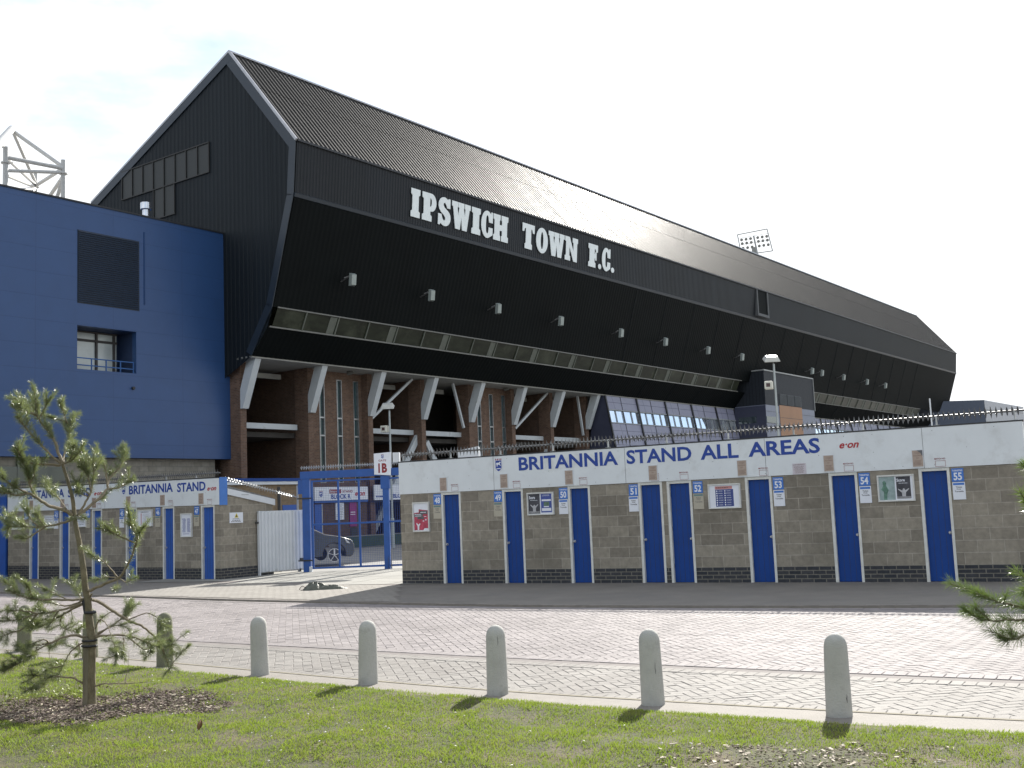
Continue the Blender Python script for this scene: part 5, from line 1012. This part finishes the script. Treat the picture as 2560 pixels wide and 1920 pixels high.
# ------------------------------------------------------------------ pines
TRUNK=[(-3.741,9.8,-0.009),(-3.745,9.8,0.146),(-3.747,9.8,0.301),(-3.742,9.8,0.456),(-3.739,9.8,0.565),(-3.747,9.8,0.675),(-3.759,9.8,0.769),(-3.775,9.8,0.942),(-3.795,9.8,1.047),(-3.81,9.8,1.193),(-3.84,9.8,1.392),(-3.874,9.8,1.562),(-3.889,9.8,1.651),(-3.908,9.8,1.822),(-3.953,9.8,1.987),(-3.998,9.8,2.13)]
BRANCHES=[
([(-4.007,9.8,2.134),(-4.115,9.752,2.245),(-4.255,9.704,2.42),(-4.297,9.656,2.495),(-4.314,9.608,2.536)],9,0.3),
([(-4.0,9.8,2.141),(-4.043,9.81,2.245),(-4.08,9.82,2.344),(-4.123,9.83,2.41),(-4.186,9.84,2.478),(-4.229,9.85,2.545),(-4.259,9.86,2.599),(-4.271,9.87,2.711),(-4.292,9.88,2.804)],10,0.2),
([(-4.229,9.85,2.545),(-4.379,9.985,2.648),(-4.545,10.12,2.753)],6,0.1),
([(-4.259,9.86,2.58),(-4.314,9.75,2.611),(-4.361,9.64,2.642)],6,0.1),
([(-4.216,9.85,2.564),(-4.167,9.825,2.638),(-4.112,9.8,2.704)],6,0.1),
([(-3.994,9.8,2.147),(-4.008,9.88,2.247),(-4.001,9.96,2.362),(-4.034,10.04,2.5)],8,0.3),
([(-4.04,10.04,2.5),(-4.064,10.0,2.583),(-4.077,9.96,2.672)],5,0.1),
([(-4.034,10.04,2.506),(-4.02,10.12,2.565),(-4.018,10.2,2.611)],5,0.1),
([(-4.04,10.04,2.506),(-4.103,10.0,2.539),(-4.146,9.96,2.557)],5,0.1),
([(-3.994,9.8,2.134),(-3.868,9.693,2.156),(-3.776,9.587,2.204),(-3.697,9.48,2.214)],6,0.2),
([(-3.894,9.693,2.151),(-3.804,9.547,2.222),(-3.739,9.4,2.255)],5,0.1),
([(-4.019,9.8,2.122),(-4.116,9.68,2.128),(-4.177,9.56,2.138),(-4.199,9.44,2.19),(-4.195,9.32,2.257)],9,0.25),
([(-3.907,9.8,1.674),(-3.949,9.72,1.728),(-4.034,9.64,1.76),(-4.124,9.56,1.836),(-4.147,9.48,1.872),(-4.219,9.4,1.86),(-4.254,9.32,1.875),(-4.281,9.24,1.882)],12,0.45),
([(-4.124,9.56,1.836),(-4.165,9.52,1.953),(-4.163,9.48,2.045),(-4.197,9.44,2.167),(-4.223,9.4,2.246)],8,0.2),
([(-4.147,9.48,1.872),(-4.208,9.373,1.923),(-4.231,9.267,1.964),(-4.252,9.16,2.012)],6,0.4),
([(-3.934,9.72,1.734),(-4.049,9.853,1.828),(-4.172,9.987,1.894),(-4.259,10.12,1.976)],6,0.4),
([(-4.165,9.52,1.946),(-4.121,9.5,2.023),(-4.113,9.48,2.065)],5,0.1),
([(-3.922,9.8,1.638),(-4.059,9.88,1.605),(-4.242,9.96,1.585),(-4.428,10.04,1.592),(-4.609,10.12,1.601)],9,0.35),
([(-4.428,10.04,1.592),(-4.541,10.12,1.652),(-4.685,10.2,1.718)],5,0.1),
([(-4.28,9.96,1.591),(-4.348,9.96,1.668),(-4.371,9.96,1.729)],5,0.2),
([(-4.227,9.96,1.589),(-4.265,9.96,1.65),(-4.288,9.96,1.696)],5,0.2),
([(-4.205,9.96,1.588),(-4.306,9.933,1.525),(-4.369,9.907,1.484),(-4.424,9.88,1.502)],6,0.5),
([(-4.609,10.12,1.601),(-4.624,10.12,1.549)],4,0.0),
([(-3.863,9.8,1.672),(-3.803,9.896,1.744),(-3.726,9.992,1.838),(-3.708,10.088,1.9),(-3.643,10.184,1.914),(-3.545,10.28,1.974)],11,0.8),
([(-3.708,10.088,1.9),(-3.717,10.176,2.009),(-3.656,10.264,2.102),(-3.648,10.352,2.184),(-3.71,10.44,2.27)],8,0.35),
([(-3.648,10.352,2.168),(-3.647,10.44,2.243)],4,0.0),
([(-3.705,10.088,1.93),(-3.728,10.099,2.084),(-3.755,10.109,2.163),(-3.813,10.12,2.242)],6,0.4),
([(-3.725,10.176,1.971),(-3.736,10.228,2.05),(-3.732,10.28,2.067)],5,0.1),
([(-3.855,9.8,1.687),(-3.786,9.832,1.817),(-3.768,9.864,1.891),(-3.758,9.896,2.041),(-3.786,9.928,2.141),(-3.843,9.96,2.19)],8,0.4),
([(-3.768,9.864,1.869),(-3.786,9.832,2.018),(-3.834,9.8,2.086)],6,0.4),
([(-3.783,9.864,1.847),(-3.815,9.792,1.907),(-3.854,9.72,1.944)],5,0.5),
([(-3.791,9.864,1.832),(-3.815,9.752,1.862),(-3.815,9.64,1.875)],4,0.4),
([(-3.855,9.8,1.65),(-3.741,9.64,1.647)],5,0.3),
([(-3.726,9.992,1.838),(-3.759,10.12,1.818)],4,0.0),
([(-3.759,9.8,0.958),(-3.701,9.72,0.993)],10,2),
([(-3.78,9.8,1.01),(-3.666,9.731,1.047),(-3.458,9.663,1.122),(-3.361,9.594,1.222),(-3.265,9.526,1.378),(-3.227,9.457,1.471),(-3.245,9.389,1.565),(-3.236,9.32,1.636)],10,0.6),
([(-3.265,9.526,1.421),(-3.348,9.457,1.469),(-3.43,9.389,1.524),(-3.49,9.32,1.549)],6,0.2),
([(-3.465,9.663,1.13),(-3.509,9.602,1.214),(-3.544,9.541,1.275),(-3.636,9.48,1.339)],5,0.6),
([(-3.458,9.663,1.122),(-3.381,9.651,1.084),(-3.312,9.64,1.118)],4,0.6),
([(-3.465,9.663,1.122),(-3.563,9.651,1.134),(-3.631,9.64,1.116)],4,0.5),
([(-3.465,9.663,1.115),(-3.426,9.571,1.055),(-3.429,9.48,1.034)],3,0.6),
([(-3.272,9.526,1.379),(-3.201,9.423,1.464),(-3.151,9.32,1.507)],4,0.3),
([(-3.811,9.8,0.944),(-3.899,9.68,0.95),(-4.131,9.56,0.98),(-4.18,9.44,1.011),(-4.241,9.32,1.068)],9,0.5),
([(-3.819,9.8,0.929),(-3.982,9.907,0.886),(-4.188,10.013,0.91),(-4.398,10.12,0.942)],7,0.6),
([(-3.899,9.68,0.95),(-4.033,9.66,1.027),(-4.072,9.64,1.045)],4,0.3),
([(-4.131,9.56,0.98),(-4.153,9.52,1.042),(-4.159,9.48,1.091)],4,0.2),
([(-3.819,9.8,0.929),(-3.914,9.96,0.983),(-4.027,10.12,1.065)],5,0.4),
([(-4.218,9.44,1.028),(-4.253,9.38,1.102),(-4.272,9.32,1.137)],4,0.1),
([(-3.819,9.8,0.905),(-4.011,9.88,0.819),(-4.205,9.96,0.731),(-4.37,10.04,0.682)],8,0.3),
([(-3.819,9.8,0.905),(-3.977,9.68,0.867),(-4.099,9.56,0.853),(-4.217,9.44,0.823),(-4.315,9.32,0.824)],8,0.3),
([(-4.099,9.56,0.853),(-4.158,9.48,0.885),(-4.261,9.4,0.904),(-4.316,9.32,0.906)],6,0.4),
([(-4.115,9.56,0.846),(-4.195,9.48,0.743),(-4.305,9.4,0.703),(-4.313,9.32,0.675)],6,0.3),
([(-3.977,9.68,0.867),(-4.065,9.74,0.764),(-4.122,9.8,0.721)],5,0.1),
([(-4.011,9.88,0.835),(-4.084,9.96,0.742),(-4.076,10.04,0.678),(-4.001,10.12,0.642)],4,0.3),
([(-4.253,10.013,0.912),(-4.189,9.64,0.872)],3,0.2),
([(-4.215,9.4,0.902),(-4.267,9.48,0.958)],3,0.0),
([(-3.974,9.907,0.886),(-3.968,9.933,0.828),(-3.97,9.96,0.754)],3,0.7),
([(-4.229,10.013,0.871),(-4.179,9.747,0.791),(-4.118,9.48,0.74)],4,0.2),
([(-3.747,9.8,0.941),(-3.706,9.86,0.919),(-3.607,9.92,0.83),(-3.483,9.98,0.732),(-3.382,10.04,0.674),(-3.32,10.1,0.6),(-3.258,10.16,0.502),(-3.236,10.22,0.38),(-3.214,10.28,0.249)],11,0.72),
([(-3.475,9.98,0.74),(-3.336,10.027,0.785),(-3.253,10.073,0.729),(-3.228,10.12,0.635)],4,0.55),
([(-3.483,9.98,0.732),(-3.552,10.13,0.793),(-3.554,10.28,0.869)],4,0.2),
([(-3.258,10.16,0.502),(-3.206,10.26,0.521),(-3.213,10.36,0.41)],4,0.2),
([(-3.236,10.22,0.38),(-3.279,10.25,0.443),(-3.221,10.28,0.47)],4,0.0),
([(-3.214,10.28,0.249),(-3.185,10.32,0.316),(-3.07,10.36,0.437)],4,0.4),
([(-3.188,10.28,0.485),(-3.101,10.44,0.562)],3,0.7),
([(-3.618,10.13,0.771),(-3.69,10.125,0.799),(-3.779,10.12,0.738)],4,0.6),
([(-3.707,9.8,0.618),(-3.543,9.7,0.638),(-3.351,9.6,0.634),(-3.162,9.5,0.585),(-3.029,9.4,0.554)],9,0.5),
([(-3.351,9.6,0.627),(-3.214,9.54,0.537),(-3.117,9.48,0.51)],5,0.3),
([(-3.162,9.5,0.585),(-3.128,9.49,0.517),(-3.156,9.48,0.459)],4,0.2),
([(-3.707,9.8,0.626),(-3.619,9.907,0.689),(-3.552,10.013,0.747),(-3.515,10.12,0.825)],6,0.4),
([(-3.691,9.8,0.649),(-3.545,9.88,0.705),(-3.476,9.96,0.662)],5,0.4),
([(-3.707,9.8,0.689),(-3.622,9.68,0.775),(-3.508,9.56,0.729),(-3.433,9.44,0.641),(-3.344,9.32,0.51)],4,0.85),
([(-3.39,9.6,0.621),(-3.369,9.54,0.551),(-3.363,9.48,0.497)],4,0.2),
([(-3.344,9.32,0.51),(-3.382,9.32,0.549)],3,0.0),
([(-3.344,9.32,0.503),(-3.442,9.32,0.484)],3,0.3),
([(-3.787,9.8,0.614),(-3.875,9.74,0.647),(-3.969,9.68,0.627),(-4.03,9.62,0.598),(-4.113,9.56,0.593),(-4.18,9.5,0.573),(-4.183,9.44,0.491),(-4.263,9.38,0.435),(-4.311,9.32,0.423)],9,0.5),
([(-4.014,9.62,0.605),(-4.109,9.55,0.549),(-4.201,9.48,0.486)],5,0.3),
([(-4.03,9.62,0.598),(-4.042,9.52,0.641),(-4.13,9.42,0.604),(-4.161,9.32,0.595)],5,0.4),
([(-3.976,9.68,0.627),(-4.066,9.82,0.56),(-4.172,9.96,0.516)],4,0.2),
([(-4.113,9.56,0.578),(-4.069,9.44,0.524),(-4.07,9.32,0.532)],4,0.3),
([(-3.787,9.8,0.582),(-3.906,9.88,0.53),(-4.01,9.96,0.446),(-4.083,10.04,0.358),(-4.156,10.12,0.27)],5,0.6),
([(-4.075,10.04,0.358),(-4.205,10.08,0.334),(-4.287,10.12,0.315)],4,0.2),
([(-3.882,9.88,0.561),(-3.889,9.92,0.485),(-3.929,9.96,0.45)],4,0.3),
([(-3.786,9.8,0.209),(-3.863,9.752,0.274),(-3.922,9.704,0.299),(-3.997,9.656,0.316),(-4.093,9.608,0.282),(-4.196,9.56,0.218)],7,0.5),
([(-3.997,9.656,0.316),(-4.111,9.648,0.338),(-4.247,9.64,0.283)],5,0.3),
([(-4.156,10.12,0.246),(-4.12,9.8,0.269),(-4.077,9.48,0.248)],4,0.3),
([(-4.135,9.8,0.27),(-4.001,9.48,0.395)],3,0.2),
([(-3.699,9.8,0.202),(-3.6,9.747,0.225),(-3.384,9.693,0.225),(-3.202,9.64,0.241)],5,2),
([(-3.416,9.693,0.219),(-3.411,9.747,0.333),(-3.413,9.8,0.489)],2,2),
([(-4.172,9.96,0.516),(-4.1,9.8,0.408)],2,2),
([(-3.863,9.752,0.289),(-3.92,9.856,0.315),(-3.937,9.96,0.364)],2,2),
]
BARK = pmat('pine_bark', (.15, .125, .075), rough=.9, var=.35, scale=25, bump=.8, bscale=60, dirt=(.16, .15, .10), dscale=6, dmin=.5, dmax=.75, mapscale=(1, 1, .4))
TWIG = pmat('pine_twig', (.20, .165, .11), rough=.8, var=.3, scale=30)
def needle_mat(name, col, tip):
    m = pmat(name, col, rough=.32, var=.3, scale=7, rnd=.5, spec=1.0, dirt=tip, dscale=5, dmin=.45, dmax=.72)
    b = m.node_tree.nodes['Principled BSDF']; t_ = m.node_tree; tr_ = t_.nodes.new('ShaderNodeBsdfTranslucent'); tr_.inputs[0].default_value = (col[0]*1.9, col[1]*1.9, col[2]*1.2, 1); ms = t_.nodes.new('ShaderNodeMixShader'); ms.inputs[0].default_value = .34
    o_ = t_.nodes['Material Output']; t_.links.new(b.outputs[0], ms.inputs[1]); t_.links.new(tr_.outputs[0], ms.inputs[2]); t_.links.new(ms.outputs[0], o_.inputs[0]); return m
NEED = needle_mat('pine_needles', (.125, .152, .072), (.27, .28, .165))
NEEDR = needle_mat('pine_needles_green', (.075, .115, .028), (.16, .175, .06))
def catmull(P, k=5):
    P = [Vector(p) for p in P]; out = []
    for i in range(len(P)-1):
        a, b, c, d = P[max(i-1, 0)], P[i], P[i+1], P[min(i+2, len(P)-1)]
        for j in range(k):
            t_ = j/k; out.append(.5*((2*b)+(c-a)*t_+(2*a-5*b+4*c-d)*t_*t_+(3*b-a-3*c+d)*t_**3))
    out.append(P[-1]); return out
def needles(acc, p, d, n, ln, wd, spread, rg):
    """needles leaving the shoot at p, pointing forward along d"""
    d = d.normalized(); a = d.cross(Vector((.3, .2, 1))).normalized(); b = d.cross(a)
    for _ in range(n):
        th = rg.uniform(0, 2*PI); o_ = math.radians(rg.uniform(*spread)); q = (d*math.cos(o_)+(a*math.cos(th)+b*math.sin(th))*math.sin(o_)).normalized()
        l_ = ln*rg.uniform(.7, 1.1); s_ = q.cross(Vector((rg.uniform(-1, 1), rg.uniform(-1, 1), rg.uniform(-1, 1)))).normalized()*wd
        base = p+d*rg.uniform(-.006, .006); mid = base+q*l_*.55; tip = base+q*l_+Vector((0, 0, -.08*l_))
        acc[0] += [base-s_*.6, base+s_*.6, mid+s_, mid-s_, tip]; k = len(acc[0])-5; acc[1] += [(k, k+1, k+2, k+3), (k+3, k+2, k+4)]
def pine(label, trunk, tr_r, branches, O, mats, nl=.048, nw=.0011, dens=1.0, seed=3):
    t = thing('pine_tree', label, 'pine tree', x=O[0], y=O[1]); O = Vector((O[0], O[1], 0)); rg = random.Random(seed)
    T_ = catmull(trunk, 4); m = len(T_); tb_ = MB(); tb_.tube([p-O for p in T_], [tr_r[0]+(tr_r[1]-tr_r[0])*(i/(m-1))+(.012*max(0, 1-i/3) if i < 3 else 0) for i in range(m)], 14); tb_.build('trunk', BARK, t, smooth=True)
    acc = [[], []]; brm = MB()
    for pts, r, ns in branches:
        P = catmull(pts, 5); P = [p-O for p in P]; r0 = r*.00135+.001; n = len(P)
        wob = [Vector((rg.uniform(-1, 1), rg.uniform(-1, 1), rg.uniform(-1, 1)))*.004 for _ in P]; P = [P[0]]+[p+w_ for p, w_ in zip(P[1:], wob)]
        brm.tube(P, [r0*(1-.72*i/(n-1)) for i in range(n)], 6)
        if ns >= 2: continue
        L = [0]
        for i in range(1, n): L.append(L[-1]+(P[i]-P[i-1]).length)
        tot = L[-1]; ns *= .78; s_ = ns*tot
        while s_ < tot:
            i = min(n-2, max(0, int(np.searchsorted(L, s_))-1)); f_ = (s_-L[i])/max(1e-6, L[i+1]-L[i]); p = P[i].lerp(P[i+1], f_); d = P[i+1]-P[i]
            edge = (s_-ns*tot)/max(1e-6, tot-ns*tot)
            needles(acc, p, d+Vector((0, 0, .15*d.length)), int((4+8*edge)*dens), nl, nw, (35, 90) if edge < .8 else (10, 75), rg); s_ += .0085
            if rg.random() < .2 and r > 3 and edge > .15:      # a short side shoot with its own needles
                q = (d.normalized()+Vector((rg.uniform(-1, 1), rg.uniform(-1, 1), rg.uniform(-.2, 1.0)))*.9).normalized(); ln = rg.uniform(.05, .13); e = p+q*ln+Vector((0, 0, ln*.2)); brm.tube([p, e], [.0028, .0016], 5)
                k = int(ln/.0085)
                for j in range(k): needles(acc, p.lerp(e, (j+1)/k), q+Vector((0, 0, .3)), int(9*dens), nl, nw, (15, 65), rg)
        needles(acc, P[-1], P[-1]-P[-3], int(34*dens), nl, nw, (0, 50), rg)
    brm.build('branches', TWIG, t, smooth=True)
    me = bpy.data.meshes.new('foliage'); me.from_pydata([tuple(v) for v in acc[0]], [], acc[1]); me.materials.append(mats); o = bpy.data.objects.new('foliage', me); COL.objects.link(o); o.parent = t
    return t
pine('young Scots pine with a leaning slender trunk in the mulch patch on the grass', TRUNK, (.046, .012), BRANCHES, (-3.741, 9.8), NEED, nl=.056, nw=.0008, dens=1.6)
RT = [(2.55, 4.75, 0), (2.54, 4.72, .8), (2.52, 4.68, 1.6), (2.5, 4.66, 2.4)]
RBX = [([(2.54, 4.7, .90), (2.30, 4.62, .98), (2.138, 4.6, 1.028), (2.009, 4.6, 1.05), (1.895, 4.6, 1.051), (1.817, 4.6, 1.089)], 6, .35), ([(2.2, 4.62, 1.02), (2.059, 4.64, 1.09), (1.961, 4.66, 1.123), (1.921, 4.68, 1.142)], 5, .1),
       ([(2.15, 4.6, 1.02), (2.069, 4.52, .985), (1.992, 4.5, .998), (1.943, 4.5, .984), (1.914, 4.5, .988)], 5, .0), ([(2.53, 4.7, 1.2), (2.25, 4.5, 1.35), (2.12, 4.42, 1.514), (2.06, 4.4, 1.60), (2.02, 4.4, 1.66)], 6, .45), ([(2.25, 4.5, 1.35), (2.13, 4.42, 1.405), (2.05, 4.4, 1.471), (2.01, 4.4, 1.517)], 5, .2),
       ([(2.53, 4.7, 1.05), (2.30, 4.6, 1.14), (2.103, 4.5, 1.166), (2.06, 4.5, 1.18), (2.02, 4.5, 1.178)], 5, .5), ([(2.52, 4.68, 1.7), (2.8, 4.5, 2.0), (2.9, 4.5, 2.3)], 6, .3), ([(2.52, 4.68, 1.5), (2.9, 4.9, 1.7), (3.1, 5.0, 1.9)], 6, .3), ([(2.5, 4.66, 2.4), (2.5, 4.6, 2.7)], 5, 0), ([(2.53, 4.7, .6), (2.9, 4.5, .7), (3.1, 4.4, .9)], 6, .3)]
pine('pine whose dark green branch tips reach in from the right edge', RT, (.045, .02), RBX, (2.55, 4.75), NEEDR, nl=.056, nw=.0006, dens=2.0, seed=8)

t = thing('tree_stake', 'round wooden stake tied against the foot of the leaning young pine', 'stake', x=-3.775, y=9.79)
b = MB(); b.tube([(0, 0, -.05), (.0, 0, .3), (.0, 0, .60), (0, 0, .615)], [.036, .036, .034, .026], 14); b.build('post', pmat('stake_wood', (.16, .14, .095), rough=.9, var=.3, scale=12, bump=.7, bscale=40, mapscale=(1, 1, .15)), t, smooth=True)
b = MB(); b.tube([(.022+.062*math.cos(a*PI/8), .045*math.sin(a*PI/8), .545) for a in range(17)], .011, 6); b.tube([(.022+.060*math.cos(a*PI/8), .045*math.sin(a*PI/8), .59) for a in range(17)], .009, 6); b.build('tie', DARK, t)
t = thing('tree_tie', 'black rubber tie strapped round the pine trunk above the stake', 'tree tie', x=-3.752, y=9.8, z=.83); b = MB(); b.tube([(.040*math.cos(a*PI/8), .040*math.sin(a*PI/8), .0) for a in range(17)], .014, 6); b.tube([(-.04, -.01, .0), (-.052, -.02, .09), (-.045, 0, .12)], .012, 6); b.build('strap', DARK, t)

# ------------------------------------------------------------------ mulch, grass, litter
def in_mulch(x, y):
    a = ((x+3.80)/1.20)**2+((y-9.62)/.70)**2
    b_ = ((x-1.55)/.85)**2+((y-6.72)/.42)**2
    n_ = .28*math.sin(x*5.1+y*3.3)+.22*math.sin(x*11.3-y*7.1)+.15*math.sin(x*23+y*17)
    return min(a, b_)+n_
def chips(name, mat, n, cx, cy, rx, ry, smin, smax, label, thr=.95, seed=2):
    rg = random.Random(seed); b = MB(); k = 0
    while k < n:
        x, y = cx+rg.uniform(-1, 1)*rx, cy+rg.uniform(-1, 1)*ry
        if in_mulch(x, y) > thr+rg.uniform(-.25, .35) or y > np.interp(x, XS, cKO)-.03: continue
        k += 1; yk = float(np.interp(x, XS, cKO)); z = lawnz(x, y, yk)+rg.uniform(.002, .016); L, W2, T2 = rg.uniform(smin, smax), rg.uniform(smin, smax)*.45, .004; a = rg.uniform(0, PI); ti, tj = rg.uniform(-.35, .35), rg.uniform(-.35, .35)
        ca, sa = math.cos(a), math.sin(a); P = []
        for sx, sy, sz in ((-1, -.8, 0), (1, -1, 0), (.9, 1, 0), (-1, .9, 0), (-1, -.8, 1), (1, -1, 1), (.9, 1, 1), (-1, .9, 1)):
            u, v = sx*L, sy*W2; P.append((x+u*ca-v*sa, y+u*sa+v*ca, z+sz*T2+u*ti+v*tj))
        b.add(P, [(4, 5, 6, 7), (0, 1, 5, 4), (1, 2, 6, 5), (2, 3, 7, 6), (3, 0, 4, 7)])
    o = b.build(name, mat, fix=False); o['kind'] = 'stuff'; o['label'] = label; o['category'] = 'mulch'; return o
MUL = pmat('bark_mulch', (.150, .112, .088), rough=.9, var=.2, scale=10, rnd=.5)
MULP = pmat('pale_chips', (.42, .36, .27), rough=.8, var=.15, scale=10, rnd=.35)
chips('bark_mulch', MUL, 6500, -3.7, 9.6, 1.9, 1.1, .005, .017, 'brown bark mulch scattered round the foot of the pine')
chips('bark_mulch', MUL, 420, 1.5, 6.7, 1.3, .5, .004, .011, 'bare patch of bark chips in the grass at bottom right', seed=5)
chips('wood_chips', MULP, 420, -3.5, 9.5, 1.8, 1.0, .008, .022, 'pale wood chips among the mulch by the pine', seed=6)
chips('wood_chips', MULP, 130, 1.5, 6.7, 1.3, .6, .006, .026, 'pale wood chips on the bare patch at bottom right', thr=1.1, seed=7)

# grass blades: one mesh, dense where the lens sees them
def grass():
    N = 330000; rg = RNG
    X = []; Y = []
    # sample with density falling with distance
    x = rg.uniform(-13, 8.0, N*8); y = rg.uniform(4.6, 18.0, N*8)
    keep = (y < np.interp(x, XS, cKO)-.006) & (np.abs(x) < y*.53+3.5) & (rg.uniform(0, 1, N*8) < np.clip((7.6/y)**1.5, 0, 1)*np.where(np.abs(x) < y*.53+.4, .62, .30))
    x, y = x[keep], y[keep]
    n_ = .28*np.sin(x*5.1+y*3.3)+.22*np.sin(x*11.3-y*7.1)+.15*np.sin(x*23+y*17)
    m = np.minimum(((x+3.80)/1.20)**2+((y-9.62)/.70)**2, ((x-1.55)/.85)**2+((y-6.72)/.42)**2)+n_
    pk = np.clip((m-.45)*1.4, .08, 1)
    bare = np.sin(x*3.1+y*1.7)+np.sin(x*1.3-y*4.3+1)+.8*np.sin(x*7.7+y*6.1)+.6*np.sin(x*15-y*11); pk = pk*np.where(bare > 1.45, .35, 1)
    kk = rg.uniform(0, 1, len(x)) < pk; x, y = x[kk], y[kk]; n = len(x)
    yk = np.interp(x, XS, cKO); d = yk-y; z = .012+.03*np.minimum(1, d/.25)+.018*np.sin(x*1.7+y*.9)*np.sin(y*2.1-x*.6)*np.minimum(1, d)+.012*np.sin(x*4.3+1)*np.sin(y*5.1)*np.minimum(1, d)
    tuft = .5+.5*np.sin(x*9+np.sin(y*7)*2)*np.sin(y*8.3+x*2)
    h = rg.uniform(.010, .024, n)*(.75+.6*tuft); a = rg.uniform(0, 2*np.pi, n); lean = rg.uniform(.2, 1.1, n)*h; la = rg.uniform(0, 2*np.pi, n); w_ = rg.uniform(.0013, .0026, n)*(y/8.0)**.6
    V = np.zeros((n, 4, 3)); cx, sx = np.cos(a)*w_, np.sin(a)*w_
    V[:, 0] = np.stack([x-cx, y-sx, z-.004], 1); V[:, 1] = np.stack([x+cx, y+sx, z-.004], 1)
    mx_, my_ = x+np.cos(la)*lean*.45, y+np.sin(la)*lean*.45
    V[:, 2] = np.stack([mx_+cx*.7, my_+sx*.7, z+h*.62], 1); V[:, 3] = np.stack([x+np.cos(la)*lean, y+np.sin(la)*lean, z+h], 1)
    me = bpy.data.meshes.new('grass'); me.vertices.add(n*4); me.vertices.foreach_set('co', V.ravel()); tri = np.arange(n)[:, None]*4+np.array([[0, 1, 2, 0, 2, 3]])
    me.loops.add(n*6); me.loops.foreach_set('vertex_index', tri.ravel().astype(np.int32)); me.polygons.add(n*2); me.polygons.foreach_set('loop_start', np.arange(0, n*6, 3, dtype=np.int32)); me.polygons.foreach_set('loop_total', np.full(n*2, 3, dtype=np.int32)); me.update(); me.validate()
    gm = pmat('grass_blade', (.155, .215, .032), rough=.5, var=.45, scale=1.7, rnd=.6, spec=.35, dirt=(.28, .24, .085), dscale=4.2, dmin=.42, dmax=.64)
    t_ = gm.node_tree; b = t_.nodes['Principled BSDF']; tr_ = t_.nodes.new('ShaderNodeBsdfTranslucent'); tr_.inputs[0].default_value = (.29, .40, .045, 1); ms = t_.nodes.new('ShaderNodeMixShader'); ms.inputs[0].default_value = .35
    t_.links.new(b.outputs[0], ms.inputs[1]); t_.links.new(tr_.outputs[0], ms.inputs[2]); t_.links.new(ms.outputs[0], t_.nodes['Material Output'].inputs[0])
    me.materials.append(gm); o = bpy.data.objects.new('grass', me); COL.objects.link(o); tag(o, 'short patchy sunlit grass in the foreground', 'grass', kind='stuff')
grass()
# broad-leaved weeds by the mulch, daisies, stick, dry leaf
b = MB(); rg = random.Random(4)
for k in range(150):
    x, y = -4.35+rg.gauss(0, .28), 10.35+rg.gauss(0, .14); z = .05+rg.uniform(0, .05); a = rg.uniform(0, 2*PI); L, W2 = rg.uniform(.02, .045), rg.uniform(.008, .015); ca, sa = math.cos(a), math.sin(a); e = rg.uniform(.0, .03)
    b.add([(x, y, z), (x+ca*L*.5-sa*W2, y+sa*L*.5+ca*W2, z+e*.7), (x+ca*L, y+sa*L, z+e), (x+ca*L*.5+sa*W2, y+sa*L*.5-ca*W2, z+e*.7)], [(0, 1, 2, 3)])
    b.tube([(x, y, .02), (x, y, z)], .0015, 3)
o = b.build('weeds', pmat('weed_leaf', (.22, .26, .035), rough=.5, rnd=.3, var=.2), fix=False); tag(o, 'patch of bright yellow-green weeds behind the mulch', 'weeds', kind='stuff')
b = MB(); rg = random.Random(14); k = 0
while k < 150:
    x, y = rg.uniform(-5, 3.5), rg.uniform(6.3, 13.5)
    if y > np.interp(x, XS, cKO)-.08 or abs(x) > y*.5: continue
    k += 1; z = lawnz(x, y, float(np.interp(x, XS, cKO)))+rg.uniform(.015, .032); s_ = rg.uniform(.004, .011); n6 = 6
    b.add([(x+s_*math.cos(i*PI/3), y+s_*math.sin(i*PI/3), z+.003*math.cos(i*PI/3+k)) for i in range(6)]+[(x, y, z+.005)], [(i, (i+1) % 6, 6) for i in range(6)])
o = b.build('daisies', pmat('petal_white', (.62, .60, .52), rough=.6, var=.15, rnd=.2), fix=False); tag(o, 'tiny white daisies and flecks scattered through the grass', 'daisies', kind='stuff')
t = thing('dry_leaf', 'brown curled dead leaf standing in the grass below the mulch', 'leaf', x=-2.42, y=8.45, z=.04, rot=.4)
b = MB(); V = []
for i in range(7):
    for j in range(5): u, v = i/6-.5, j/4-.5; V.append((v*.045*(1-(2*u)**2*.8)+.012*u, .02*math.sin(v*4)+.03*u*u, (u+.5)*.075))
b.add(V, [(i*5+j, i*5+j+1, (i+1)*5+j+1, (i+1)*5+j) for i in range(6) for j in range(4)]); b.build('blade', pmat('dead_leaf', (.16, .08, .035), rough=.8), t, fix=False)
t = thing('stick', 'short pale stick lying on the grass left of the bare patch', 'stick', x=.92, y=6.85, z=.045, rot=.35); b = MB(); b.tube([(-.07, 0, .0), (0, .004, .006), (.08, 0, .012)], [.007, .008, .004], 7); b.build('stick', MULP, t)
